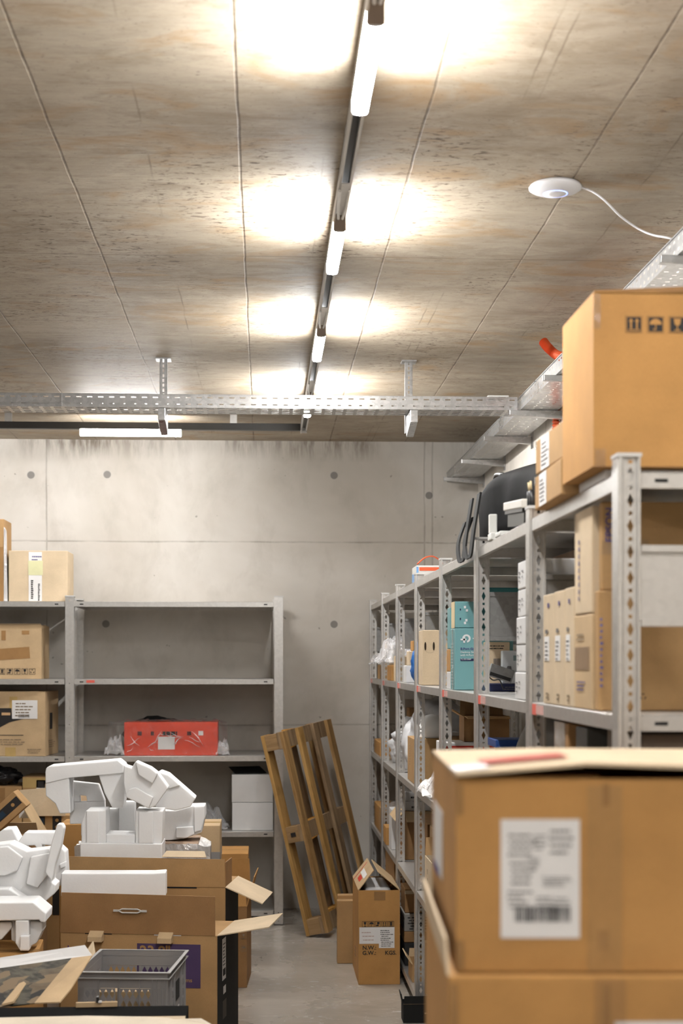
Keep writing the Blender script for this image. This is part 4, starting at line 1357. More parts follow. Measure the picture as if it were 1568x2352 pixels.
k = carton('small white carton with a red band and a blue edge on the rack top', (.694, 7.01, S4 + .001), .16, .20, .072, 0, plain('off_white_card', (.62, .60, .56), .5), None, seam=False, name='product_box')
sheet(k.o, 'red_band', k.M('front'), .014, .048, .14, .016, plain('orange_red_band', (.65, .10, .03), .4))
sheet(k.o, 'blue_edge', k.M('front'), .001, .0, .009, .066, plain('sky_blue_print', (.16, .34, .62), .4)); sheet(k.o, 'blue_edge', k.M('left'), .01, .0, .17, .04, _mc['sky_blue_print'])
tag(MB().tube(smooth_path([Vector(v) for v in ((.70, 7.02, S4 + .080), (.74, 7.05, S4 + .112), (.79, 7.1, S4 + .118), (.845, 7.16, S4 + .082))]), .0035, 6).build('orange_strap', ORG, None, smooth=True), 'thin orange strap arching over the red-banded carton', 'strap')
# ================================================================== end-wall rack contents
YR = 9.46
def bbox(px0, px1, v0, v1, y, z0=None):
    x0, x1, a, c = rect(px0, px1, v0, v1, y)
    return (x0, y, a if z0 is None else z0), x1 - x0, c - (a if z0 is None else z0)
Z4b = 1.976
P_, w_, h_ = bbox(20, 155, 1265, 1380, YR, Z4b + EP)
k = carton('pale carton with a label strip and yellow note on top of the end-wall rack', P_, w_, .30, h_, 0, CARD_P, None)
M = k.M('front'); s9 = YR / F
def dec(px, v, w, h, mat, nm, lift=0.0, rot=0.0):
    return sheet(k.o, nm, M, (px - 20) * s9, (1380 - v) * s9, w * s9, h * s9, mat, lift, rot=rot)
a = dec(65, 1379, 30, 112, WHITE, 'paper_strip')
printed_lines(a, M, 52 * s9, 80 * s9, 22 * s9, 28 * s9, 4, INKB, 2); printed_lines(a, M, 50 * s9, 6 * s9, 6 * s9, 44 * s9, 10, INK, 3, th=.7); printed_lines(a, M, 66 * s9, 2 * s9, 5 * s9, 40 * s9, 12, INK, 4, th=.7)
dec(64, 1320, 33, 33, plain('yellow_sticky_note', (.74, .72, .42), .6), 'sticky_note', .001)
P_, w_, h_ = bbox(-75, 9, 1192, 1380, YR, Z4b + EP)
k = carton('tall carton sealed with brown tape at the frame edge, on top of the end-wall rack', P_, w_, .28, h_, 0, CARD_M, None)
M = k.M('front')
sheet(k.o, 'brown_tape_band', M, w_ - .035, 0, .03, h_ * .66, TAPE_B)
b = MB().hexa([(w_, -.002, 0), (w_ + .022, 0.0, 0), (w_ + .018, .05, 0), (w_, .05, 0), (w_, -.002, h_ * .9), (w_ + .012, 0, h_ * .86), (w_ + .008, .05, h_ * .86), (w_, .05, h_ * .9)])
b.build('loose_film', FILMW, k.o)
P_, w_, h_ = bbox(-140, 95, 1437, 1553, YR, S3 + EP)
k = carton('worn kraft carton with brown tape patches and handling symbols, end-wall rack third shelf', P_, w_, .34, h_, 0, CARD_L, None, flaps=[('f', .07, -80), ('b', .1, -86), ('l', .1, -90), ('r', .1, -90)])
M = k.M('front')
def d2(px, v, w, h, mat, nm, lift=0.0, rot=0.0):
    return sheet(k.o, nm, M, (px + 140) * s9, (1553 - v) * s9, w * s9, h * s9, mat, lift, rot=rot)
d2(-10, 1511, 75, 26, TAPE_B, 'brown_tape', .0, math.radians(4)); d2(46, 1452, 17, 9, TAPE_B, 'brown_tape'); d2(0, 1465, 10, 22, TAPE_B, 'brown_tape')
for i, kd in enumerate(('stack', 'hand', 'umbrella', 'glass', 'recycle')):
    icon(k.o, M, (-5 + 17 * i + 140) * s9, (1553 - 1543) * s9, 14 * s9, kd, INK)
P_, w_, h_ = bbox(-160, 107, 1588, 1729, YR, S2 + EP)
k = carton('pale taped carton with a black swoosh and a white label, end-wall rack second shelf', (P_[0], P_[1] + .02, P_[2]), w_, .36, h_, -5, CARD_L, None)
M = k.M('front')
def d3(px, v, w, h, mat, nm, lift=0.0, rot=0.0):
    return sheet(k.o, nm, M, (px + 160) * s9, (1729 - v) * s9, w * s9, h * s9, mat, lift, rot=rot)
U = lambda px: (px + 160) * s9
V = lambda v: (1729 - v) * s9
MB(M).add([(U(-60), V(1620), .0006), (U(24), V(1620), .0006), (U(26), V(1641), .0006), (U(52), V(1644), .0006), (U(20), V(1652), .0006), (U(-10), V(1668), .0006), (U(-60), V(1690), .0006)], [(0, 1, 2, 3, 4, 5, 6)]).build('black_swoosh', INK, k.o)
s_ = sheet(k.o, 'orange_flash', M, U(2), V(1636), 20 * s9, 6 * s9, plain('pale_orange_print', (.6, .38, .2), .6), .0008)
s_ = d3(26, 1644, 58, 42, WHITE, 'paper_label', .001)
printed_lines(s_, M, U(32), V(1638), 46 * s9, 34 * s9, 5, INKF, 4, lift=.002); barcode(s_, M, U(40), V(1641), 26 * s9, 7 * s9, INKG, 4, .002)
sheet(k.o, 'text_rule', M, U(-20), V(1682), 72 * s9, 1.4 * s9, INK); printed_lines(k.o, M, U(-10), V(1703), 74 * s9, 16 * s9, 3, INKF, 8); printed_lines(k.o, M, U(60), V(1722), 34 * s9, 12 * s9, 3, INKF, 9)
d3(10, 1729, 24, 20, TAPE_Y, 'yellow_tape'); d3(20, 1620, 18, 26, TAPE_Y, 'yellow_tape', .0004)
M = k.M('right'); sheet(k.o, 'black_print', M, .12, .16, .07, .10, INK); printed_lines(k.o, M, .08, .05, .18, .05, 4, INKF, 5)
# red packet in film
P_, w_, h_ = bbox(285, 500, 1659, 1729, YR, S2 + EP)
t = thing('red_packet', 'long red packet wrapped in shiny clear film on the empty end-wall rack', 'packet', P_)
REDP = plain('bright_red_card', (.72, .075, .035), .35, 0, .06)
MB().box(0, 0, 0, w_, .22, h_).build('packet_body', REDP, t, .002)
M = face_matrix('front', w_, .22, h_)
s_ = sheet(t, 'white_label', M, (362 - 285) * s9, 14 * s9, 38 * s9, 29 * s9, WHITE)
for px, ww in ((315, 12), (345, 10), (371, 44), (428, 12)):
    printed_lines(t, M, (px - 285) * s9, 46 * s9, ww * s9, 10 * s9, 1, INK, px, th=.9)
sheet(t, 'white_patch', M, (454 - 285) * s9, 46 * s9, 11 * s9, 10 * s9, WHITE)
# the film: a creased sleeve a little larger than the packet with pinched ends
def sleeve(parent, w, d, h, mat, ends=(.10, .06), seed=3, g=.004, amp=.006):
    b = MB()
    nx, K = 46, 32
    vs = []
    for i in range(nx + 1):
        x = -ends[0] + (w + ends[0] + ends[1]) * i / nx
        e = 0
        if x < 0: e = -x / ends[0]
        if x > w: e = (x - w) / ends[1]
        for j in range(K):
            s = j / K * 4
            if s < 1: y, z = d * s, 0
            elif s < 2: y, z = d, h * (s - 1)
            elif s < 3: y, z = d * (3 - s), h
            else: y, z = 0, h * (4 - s)
            cy, cz = d / 2, h * .48
            q = Vector((x * 22, y * 22, z * 22 + seed))
            r = g + amp * abs(mnoise.noise(q)) + amp * .5 * mnoise.noise(q * 2.3)
            ny, nz = (y - cy) / d * 2, (z - cz) / h * 2
            y2 = cy + (y - cy) * (1 - .55 * e) + ny * r + e * .02 * mnoise.noise(q * .7)
            z2 = cz + (z - cz) * (1 - .25 * e) + nz * r + e * .03 * mnoise.noise(q * .9 + Vector((3, 0, 0)))
            vs.append((x, y2, max(z2, 0.0)))
    b.add(vs, [(i * K + j, i * K + (j + 1) % K, (i + 1) * K + (j + 1) % K, (i + 1) * K + j) for i in range(nx) for j in range(K)])
    return b.build('film_wrap', mat, parent, recalc=False)
FILMC = film('film_glint', (.95, .93, .92), .45, .12, .5)  # whitish film that stands in for highlights along the creases
sleeve(t, w_, .22, h_, FILMS, (.11, .055), 3, .005, .016)
rr = random.Random(12)
for i in range(16):
    cx_, cz_ = rr.uniform(.0, w_ - .12), rr.uniform(.01, h_ - .02)
    an = rr.choice((-.35, -.2, .5, .9, -.8)) + rr.uniform(-.2, .2)
    ln = rr.uniform(.03, .12)
    q = [Vector((min(w_, max(0, cx_ + ln * s * math.cos(an))), -.0085 - .003 * math.sin(s * 5), min(h_, max(.004, cz_ + ln * s * math.sin(an) + .006 * math.sin(s * 6 + i))))) for s in (0, .25, .5, .75, 1)]
    MB().tube(q, [.0004, .0018, .0024, .0016, .0004], 6).build('crease_glint', FILMC, t, smooth=True)  # raised creases made pale so they read as glints on the film
crumple('torn_film', None, None, (-.06, .02, .0), (.12, .12, .17), FILM, 9, 14, parent=t)
crumple('torn_film', None, None, (w_ + .03, .02, .0), (.08, .10, .13), FILM, 11, 12, parent=t)
lump('black_cloth', 'black cloth lying behind the red packet on the end-wall rack', 'cloth', (atY(370, 1650, 9.78).x, 9.79, S2 + EP), (.5, .14, .26), BLACKM, 6, .25)
# white boxes, film, dark sheet on first shelf
for i in range(2):
    P_, w_, h_ = bbox(533 - i * 1, 627, 1842, 1907, YR, S1 + EP + i * .1725)
    k = carton(['plain white carton on the first shelf of the end-wall rack, lower of two', 'plain white carton, upper of two beside the leaning pallet'][i], P_, w_, .32, .1705, 0, WBOX, None, 'plain white cartons', seam=True)
tag(MB(Matrix.Rotation(.25, 4, 'Z')).hexa([(0, 0, 0), (.20, 0, .0), (.20, .18, .03), (0, .18, .03), (0, 0, .003), (.20, 0, .003), (.20, .18, .033), (0, .18, .033)]).build('dark_sheet', BLACKM, None), 'dark bent sheet lying on the upper plain white carton', 'sheet').location = (P_[0] + .02, YR + .04, S1 + .3465)
crumple('plastic_film', 'crumpled bluish clear film beside the plain white cartons', 'plastic film', (atY(480, 1880, 9.6).x, 9.60, S1 + EP), (.23, .24, .17), FILM, 8, 24)
# left bay, first shelf
P_, w_, h_ = bbox(-60, 50, 1806, 1905, YR, S1 + EP)
k = carton('kraft carton with brown tape under black film, end-wall rack first shelf', P_, w_, .32, h_, 0, CARD_M, TAPE_B)
sheet(k.o, 'brown_tape', k.M('front'), w_ * .4, h_ * .55, w_ * .25, h_ * .42, TAPE_B)
t = lump('black_film', 'shiny black film bundle on the kraft carton, end-wall rack', 'plastic film', (P_[0] + w_ * .48, YR + .12, S1 + h_ + .006), (w_ * .88, .22, .13), plain('black_film_gloss', (.015, .015, .017), .18), 9, .3, 3, rough2=.12)
P_, w_, h_ = bbox(52, 135, 1784, 1905, YR, S1 + EP)
k = carton('kraft carton with yellowish tape and a paper slip, end-wall rack first shelf', P_, w_, .32, h_, 0, CARD_M, TAPE_Y)
M = k.M('front')
sheet(k.o, 'yellow_tape', M, .0, h_ * .8, w_ * .7, h_ * .18, TAPE_Y)
label_on(k.o, M, w_ * .38, h_ * .72, w_ * .3, h_ * .22, 8)
sheet(k.o, 'pale_tape', M, w_ * .3, h_ * .56, w_ * .55, h_ * .16, plain('pale_tape', (.55, .52, .42), .3))

# ================================================================== leaning pallet
A = atY(703, 2124, 8.98)
A.z = 0.012
Btop = atY(598, 1690, 9.02)
Zl = (Btop - A).normalized()
Wd = Vector((math.sin(math.radians(24)), math.cos(math.radians(24)), 0))
Yl = (Wd - Zl * Wd.dot(Zl)).normalized()
Xl = Yl.cross(Zl).normalized()
low = min((Yl * y).z + (Xl * x).z for x in (0, .144) for y in (0, .8))
A.z = 0.003 - low
pm = Matrix(((Xl.x, Yl.x, Zl.x, A.x), (Xl.y, Yl.y, Zl.y, A.y), (Xl.z, Yl.z, Zl.z, A.z), (0, 0, 0, 1)))
t = thing('wooden_pallet', 'weathered wooden pallet standing on end and leaning against the end-wall rack', 'pallet')
t.matrix_world = pm
LP, WP_ = 1.2, 0.80
wood2 = [wood_mat('pallet_board_%s' % n_, c1, c2) for n_, c1, c2 in (('worn', (.20, .11, .04), (.47, .29, .12)), ('golden', (.28, .15, .045), (.58, .36, .13)), ('grey', (.16, .10, .055), (.37, .26, .15)))]
for i, (y0, y1) in enumerate(((0, .10), (.35, .45), (.70, .80))):
    MB().box(0, y0, 0, .022, y1, LP).build('skid_board', wood2[(i + 1) % 3], t, .002)
for i, (y0, y1) in enumerate(((0, .075), (.24, .315), (.485, .56), (.725, .80))):
    MB().box(.122, y0, 0, .144, y1, LP).build('deck_board', wood2[i % 3], t, .002)
for i, z0 in enumerate((0, .55, 1.10)):
    MB().box(.100, 0, z0, .122, WP_, z0 + .10).build('cross_board', wood2[2], t, .002)
    for j, (y0, y1) in enumerate(((0.002, .098), (.352, .448), (.702, .798))):
        MB().box(.022, y0, z0 + .002, .100, y1, z0 + .096).build('spacer_block', WOODO if j == 1 else WOODX, t, .002)
MB().box(.05, -.001, .585, .08, .0015, .61).build('burnt_stamp', INK, t)
for z0 in (-.001, .535, 1.088):
    MB().hexa([(.100, .09, z0), (.121, .09, z0), (.121, .238, z0 + .012), (.100, .238, z0 + .012), (.100, .09, z0 + .12), (.121, .09, z0 + .12), (.121, .238, z0 + .113), (.100, .238, z0 + .113)]).build('block_stand_in', WOODO, t, .002, label='added orange board standing in for the middle spacer block')  # orange board added where the middle spacer block should show between deck boards

# ================================================================== open carton on the floor
yc = 7.64
x0, x1, z0, z1 = rect(823, 918, 2045, 2262, yc)
k = carton('open kraft carton with roof-like flaps and paper labels on the floor by the rack', (x0, yc, 0.001), x1 - x0, .50, z1, 0, CARD_O, None, flaps=[('l', .125, -38), ('r', .14, -50)], fmat=CARD_L)
W_, D_, H_ = x1 - x0, .50, z1
M = k.M('front'); s7 = yc / F
u7 = lambda px: (px - 823) * s7
v7 = lambda v: (2262 - v) * s7
a = sheet(k.o, 'paper_label', M, u7(825), v7(2168), 46 * s7, 38 * s7, WHITE)
printed_lines(a, M, u7(830), v7(2160), 36 * s7, 26 * s7, 3, plain('pink_ink', (.45, .25, .2), .6), 2, th=.15)
a = sheet(k.o, 'paper_label', M, u7(870), v7(2178), 36 * s7, 48 * s7, WHITE, .0004)
printed_lines(a, M, u7(873), v7(2174), 30 * s7, 40 * s7, 9, INK, 5, th=.3, lift=.0014)
for i, kd in enumerate(('glass', 'umbrella', 'hand', 'up', 'stack')):
    icon(k.o, M, u7(831 + 15 * i), v7(2130), 14 * s7, kd, INK)
place_text(k.o, 'box_print', 'N.W.:', M, u7(832), v7(2184), .028, INK, 0, .0006)
place_text(k.o, 'box_print', 'G.W.:', M, u7(832), v7(2196), .028, INK, 0, .0006)
place_text(k.o, 'box_print', 'KGS.', M, u7(884), v7(2196), .028, INK, 0, .0006)
sheet(k.o, 'brown_tape', M, u7(859), v7(2068), 26 * s7, 20 * s7, TAPE_B)
M = k.M('left')
b = MB(M)
for (a0, a1), (c0, c1) in (((.30, .36), (.24, .31)), ((.24, .31), (.18, .25)), ((.18, .25), (.24, .31))):
    pass
for p_, q_ in (((.20, .29), (.27, .34)), ((.27, .34), (.34, .29)), ((.34, .29), (.27, .23)), ((.27, .23), (.20, .29))):
    d_ = Vector((q_[0] - p_[0], q_[1] - p_[1], 0)).normalized()
    n_ = Vector((-d_.y, d_.x, 0)) * .0018
    P0, P1 = Vector((*p_, .0005)), Vector((*q_, .0005))
    b.add([P0 - n_, P1 - n_, P1 + n_, P0 + n_], [(0, 1, 2, 3)])
b.build('diamond_print', INKF, k.o)
printed_lines(k.o, M, .22, .10, .12, .06, 3, INKF, 4)
# print on the left flap: red and white labels
fl = math.radians(-38)
FM = Matrix(((0, -math.sin(fl), -math.cos(fl), -.0025), (-1, 0, 0, D_), (0, math.cos(fl), -math.sin(fl), H_), (0, 0, 0, 1)))
FM = Matrix(((0, -math.sin(fl), -math.cos(fl), -.0022), (-1, 0, 0, D_ - .01), (0, math.cos(fl), math.sin(-fl), H_ + .0014), (0, 0, 0, 1)))
sheet(k.o, 'white_sticker', FM, .16, .055, .24, .028, WHITE); sheet(k.o, 'red_sticker', FM, .20, .025, .14, .026, RED)
sheet(k.o, 'red_tape', FM, .10, .0, .014, .115, RED)
tag(MB().box(0, 0, 0, .13, .38, .05).build('white_device', plain('glossy_white', (.6, .6, .6), .25), None, .018, seg=4), 'white and grey device packed inside the open kraft carton', 'device').location = (x0 + .035, yc + .03, H_ - .04)
tag(MB().box(0, 0, 0, W_ - .012, .44, H_ - .045).build('packing_block', CARD_B, None, .002), 'brown packing block under the white device inside the open kraft carton', 'packing').location = (x0 + .006, yc + .02, .006)
x2 = atY(777, 2200, 8.05).x
for i in range(2):
    k = carton(['slim kraft carton standing on the floor behind the open carton', 'second slim kraft carton behind the open carton, leaning on its twin'][i], (x2 + .006 * i, 8.18 + .062 * i, .001), .20, .058, .335 + .02 * i, 0, CARD_M, None, 'slim cartons behind the open carton')

# ================================================================== monitor cartons
def side_black(k, w, d, h):
    sheet(k.o, 'black_side_print', face_matrix('right', w, d, h), .002, .002, d - .004, h - .004, CARD_K, -.0002)
oy = 5.93
x0 = atY(138, 2137, oy).x
wm, dm, hm = .612, .34, .572
k = carton('front monitor carton with an upright handle flap and purple print', (x0, oy, 0.001), wm, dm, hm, -10, CARD_M, None, flaps=[('r', .20, 80)], closed=True, fmat=CARD_P, name='monitor_box')
MB().hexa([(.0, -.002, hm), (wm - .008, -.002, hm), (wm - .008, .004, hm), (.0, .004, hm), (.004, .004, hm + .152), (wm - .010, .004, hm + .147), (wm - .010, .009, hm + .147), (.004, .009, hm + .152)]).build('upright_flap', CARD_B, k.o)
side_black(k, wm, dm, hm)
M = k.M('front')
WPL = plain('white_handle_plastic', (.66, .64, .60), .4)
hs = MB()
hx, hz = .275, hm + .088
for s in (-1, 1):
    hs.tube([(hx - .045, -.004, hz), (hx - .03, -.006, hz + s * .007), (hx + .03, -.006, hz + s * .007), (hx + .045, -.004, hz)], .0028, 8)
    hs.box(hx + s * .045 - (.02 if s < 0 else 0), -.004, hz - .004, hx + s * .045 + (.02 if s > 0 else 0), -.001, hz + .004)
hs.build('carry_handle', WPL, k.o, smooth=False)
for u, sl in ((.118, BLACKM), (.388, WBOX)):
    MB().box(u - .02, -.001, hm - .004, u + .085, -.0002, hm + .003).build('slot', sl, k.o)
    MB().hexa([(u, -.038, hm - .028), (u + .055, -.038, hm - .028), (u + .055, -.002, hm - .028), (u, -.002, hm - .028), (u, -.036, hm - .008), (u + .055, -.036, hm - .008), (u + .055, -.002, hm + .010), (u, -.002, hm + .010)]).build('locking_tab', CARD_L, k.o, .001)
PUR = plain('purple_print', (.075, .045, .12), .55)
pu0, pu1, pv1, pv0 = .302, .548, hm - .035, hm - .200
s_ = sheet(k.o, 'purple_panel', M, pu0, pv0, pu1 - pu0, pv1 - pv0, PUR)
TAN = plain('tan_print', (.42, .24, .09), .6)
place_text(s_, 'box_print', '23.8"', M, pu0 + .010, pv1 - .060, .058, TAN, 0, .0014)
place_text(s_, 'box_print', '60.5 cms', M, pu0 + .135, pv0 + .018, .022, TAN, 0, .0004)
place_text(k.o, 'box_print', 'lenovo', M, .028, hm - .085, .040, plain('purple_ink', (.12, .055, .18), .6), 0, .0006)
M = k.M('right')
label_on(k.o, M, .09, hm - .19, .07, .16, 11); sheet(k.o, 'small_label', M, .11, hm - .245, .05, .03, WBOX); sheet(k.o, 'grey_outline', M, .10, hm - .34, .07, .07, plain('dim_print', (.05, .04, .03), .6))
# rear monitor carton
oy2 = 6.36
x0 = atY(155, 2000, oy2).x
w2, d2_, h2_ = .655, .33, .69
k = carton('rear monitor carton with a standing flap, full of white foam', (x0, oy2, 0.001), w2, d2_, h2_, -8, CARD_M, None, flaps=[('r', .165, 114)], closed=True, fmat=CARD_P, name='monitor_box')
MB().hexa([(.0, -.002, h2_), (w2, -.002, h2_), (w2, .003, h2_), (.0, .003, h2_), (.004, .002, h2_ + .118), (w2 - .004, .002, h2_ + .113), (w2 - .004, .007, h2_ + .113), (.004, .007, h2_ + .118)]).build('upright_flap', CARD_M, k.o)
MB().box(w2 - .004, .01, h2_, w2, d2_ * .5, h2_ + .10).build('side_flap', CARD_B, k.o)
side_black(k, w2, d2_, h2_)
M = k.M('front')
MB(M).box(w2 * .60, h2_ - .006, .0, w2 * .82, h2_ + .004, .0012).build('slot', BLACKM, k.o)
MB().hexa([(w2 * .6, -.004, h2_ + .122), (w2 * .88, -.004, h2_ + .122), (w2 * .88, .012, h2_ + .118), (w2 * .6, .012, h2_ + .118), (w2 * .62, .03, h2_ + .142), (w2 * .86, .03, h2_ + .142), (w2 * .86, .034, h2_ + .142), (w2 * .62, .034, h2_ + .142)]).build('locking_tab', CARD_P, k.o)
# further cartons behind
x1 = atY(567, 2255, 7.62).x
k = carton('tall open brown carton with outward flaps on the floor behind the monitor cartons', (x1 - .42, 7.62, .001), .42, .36, .40, -3, CARD_B, None, flaps=[('r', .15, 14), ('b', .19, 4), ('f', .14, -12)], fmat=CARD_O)
for i, kd in enumerate(('up', 'glass', 'umbrella')):
    icon(k.o, k.M('front'), .39, .30 - .06 * i, .028, kd, INKF)
printed_lines(k.o, k.M('front'), .33, .16, .03, .10, 3, INKF, 8)
x1 = atY(570, 1990, 8.3).x
k = carton('orange-brown carton with a dark seam, standing behind the tall open one', (x1 - .42, 8.3, .001), .42, .34, .575, 0, CARD_O, None)
MB(k.M('front')).box(0, .575 - .082, 0, .42, .575 - .078, .001).build('lid_seam', INK, k.o)
x1 = atY(505, 1960, 7.18).x
k = carton('pale upright carton banded with silver tape beside the foam heap', (x1 - .30, 7.18, .001), .30, .30, .845, 0, CARD_L, TAPE_Y)
sheet(k.o, 'silver_tape', k.M('front'), .19, .845 - .165, .11, .042, plain('silver_tape', (.40, .40, .40), .3, .5)); sheet(k.o, 'silver_tape', k.M('right'), 0, .845 - .165, .3, .042, _mc['silver_tape'])
x0, x1 = atY(190, 1950, 6.80).x, atY(470, 1950, 6.80).x
k = carton('pinkish kraft carton wrapped in milky film under the foam heap', (x0, 6.835, .001), x1 - x0 - .03, .32, .805, 0, card('pinkish_card', (.56, .40, .29)), None, seam=False)
s_ = sleeve(k.o, x1 - x0 - .03, .32, .19, FILMW, (.05, .05), 5, .006, .012)
s_.location = (0, 0, .602)

# taped mailer cartons in the far corner
x0, x1 = atY(80, 1900, 8.0).x, atY(165, 1900, 8.0).x
k = carton('kraft carton with a standing cream flap and black printed tape in the far pile', (x0, 8.0, .001), x1 - x0 + .12, .32, .815, 0, CARD_M, None, flaps=[('b', .14, 0)], closed=True, fmat=CARD_P)
M = k.M('front'); s8 = 8.0 / F
DBL = plain('dark_blue_print', (.01, .035, .07), .5)
a = sheet(k.o, 'black_printed_tape', M, 40 * s8, .3, 20 * s8, .515, INK)
for v_ in (.79, .755, .70, .65):
    MB(M).add([(50 * s8 + 4 * s8 * math.cos(2 * PI * i / 12), v_ + .009 * math.sin(2 * PI * i / 12), .0013) for i in range(12)], [tuple(range(12))]).build('tape_emblem', TAN, a)
a = sheet(k.o, 'black_sticker', M, 3 * s8, .765, 20 * s8, .045, INK); sheet(a, 'blue_print', M, 6 * s8, .775, 14 * s8, .025, DBL, .001)
MB().hexa([(-.06, -.02, .815), (x1 - x0 - .03, -.03, .815), (x1 - x0 - .05, -.026, .819), (-.05, -.016, .819), (-.08, .02, .945), (x1 - x0 - .02, .0, .965), (x1 - x0 - .02, .004, .965), (-.08, .024, .945)]).build('cream_flap', CARD_P, k.o)
k = carton('open brown carton with a raised flap below the tilted mailer carton', (atY(-40, 1950, 7.7).x, 7.70, .001), .28, .26, .74, 0, CARD_M, None, flaps=[('f', .10, 40), ('r', .16, -30), ('l', .1, 30)], fmat=CARD_L)
tt = carton('kraft mailer carton tipped on its edge with black printed tape across it', (atY(-14, 1915, 7.45).x, 7.45, .775), .21, .14, .095, 0, CARD_M, None, ry=-42)
M = tt.M('front')
a = sheet(tt.o, 'black_printed_tape', M, .0, .028, .205, .042, INK)
MB(M).add([(.165 + .009 * math.cos(2 * PI * i / 12), .049 + .009 * math.sin(2 * PI * i / 12), .0013) for i in range(12)], [tuple(range(12))]).build('tape_emblem', TAN, a)
sheet(a, 'blue_print', M, .05, .035, .06, .026, DBL, .001)
k = carton('support carton on the floor under the tipped mailer', (atY(-90, 1950, 7.3).x, 7.25, .001), .34, .3, .77, 0, CARD_B, None)
tag(MB().box(0, 0, 0, .05, .09, .045).build('white_paper_block', WHITE, None, .002), 'small white block lying between the tipped mailer and the cream flap', 'paper').location = (atY(45, 1850, 7.9).x, 7.88, .815)
k = carton('orange-brown carton between the two foam heaps', (atY(138, 1930, 7.2).x, 7.17, .001), .15, .25, .855, 0, CARD_O, None)
# brown cartons under the left foam heap
k = carton('crumpled orange-brown carton under the lower foam piece at the frame edge', (-1.30, 5.36, .001), .50, .46, .560, 4, CARD_O, TAPE_B)
k = carton('brown carton under the left foam heap, behind the crumpled one', (-1.36, 5.87, .001), .48, .42, .650, 0, CARD_B, None)

# ================================================================== foam packing pieces
def foam(label, y, parts, dy=0.0, bev=.004):
    """parts: (pixel outline at depth y, front offset, thickness) - all one moulded piece"""
    t = thing('foam_piece', label, 'foam', (0, y, 0), group='white packing foam pieces')
    for i, (poly, f0, th) in enumerate(parts):
        yy = y + f0
        pts = [atY(px, py, yy) for px, py in poly]
        MB().prism([(q.x, q.z) for q in pts], f0, f0 + th).build(['foam_body', 'foam_rib', 'foam_block', 'foam_block', 'foam_block', 'foam_block'][i], FOAM, t, bev, seg=2)
    return t
foam('U-shaped white foam block with two towers, standing in the rear monitor carton', 6.47,
     [([(184, 1936), (372, 1938), (372, 2021), (184, 2021)], -.012, .21), ([(187, 1890), (197, 1862), (243, 1861), (243, 1937), (187, 1937)], 0, .17), ([(311, 1861), (374, 1863), (371, 1939), (311, 1939)], 0, .17),
      ([(243, 1916), (311, 1917), (311, 1939), (243, 1938)], .01, .15), ([(198, 1862), (228, 1862), (228, 1937), (198, 1937)], -.010, .03), ([(318, 1864), (352, 1864), (352, 1938), (318, 1938)], -.010, .03)])
foam('stepped white foam piece showing between the towers of the U-shaped block', 6.765,
     [([(242, 1857), (276, 1857), (276, 1965), (242, 1965)], 0, .05), ([(272, 1841), (310, 1841), (312, 1965), (272, 1965)], -.02, .06)])
foam('white foam frame with a small square opening under the big bracket', 6.74,
     [([(160, 1843), (240, 1840), (241, 1862), (200, 1866), (196, 1892), (160, 1893)], 0, .05), ([(162, 1794), (226, 1801), (241, 1841), (200, 1842), (198, 1828), (182, 1827), (184, 1842), (164, 1843)], .0, .05), ([(186, 1890), (197, 1865), (241, 1862), (241, 1920), (186, 1920)], .0, .05)])
foam('long white foam bracket spanning the top of the heap', 6.57,
     [([(104, 1772), (106, 1764), (112, 1760), (250, 1748), (270, 1746), (284, 1757), (284, 1776), (160, 1787), (104, 1800)], 0, .16), ([(104, 1790), (158, 1782), (162, 1868), (137, 1869), (127, 1846), (105, 1828)], .005, .15),
      ([(225, 1776), (286, 1758), (292, 1790), (282, 1856), (258, 1856), (240, 1822)], .01, .14)])
foam('tilted white foam piece with a ridge across the middle of the heap', 6.46,
     [([(284, 1758), (302, 1764), (311, 1749), (345, 1764), (362, 1777), (386, 1810), (357, 1851), (342, 1857), (290, 1832), (284, 1800)], .0, .11), ([(312, 1808), (352, 1831), (341, 1857), (288, 1830), (296, 1812)], -.02, .05), ([(311, 1749), (345, 1764), (362, 1777), (350, 1800), (318, 1780)], -.02, .03)])
foam('tilted white foam wedge sloping down beyond the ridge piece', 6.675,
     [([(357, 1778), (367, 1772), (386, 1779), (449, 1834), (437, 1853), (403, 1862), (357, 1854)], 0, .14), ([(366, 1774), (386, 1780), (414, 1804), (388, 1812)], -.015, .03)])
foam('rounded white foam block at the end of the heap with a small hole', 6.90,
     [([(375, 1862), (403, 1862), (439, 1852), (470, 1851), (471, 1876), (463, 1912), (425, 1926), (391, 1930), (375, 1930)], 0, .16), ([(404, 1901), (444, 1898), (446, 1916), (428, 1925), (404, 1925)], -.02, .04), ([(445, 1853), (470, 1851), (470, 1878), (462, 1908), (446, 1912)], -.015, .03)])
foam('long flat white foam strip lying behind the handle flap', 6.10,
     [([(140, 2006), (352, 2006), (380, 2004), (380, 2060), (140, 2060)], 0, .10)])
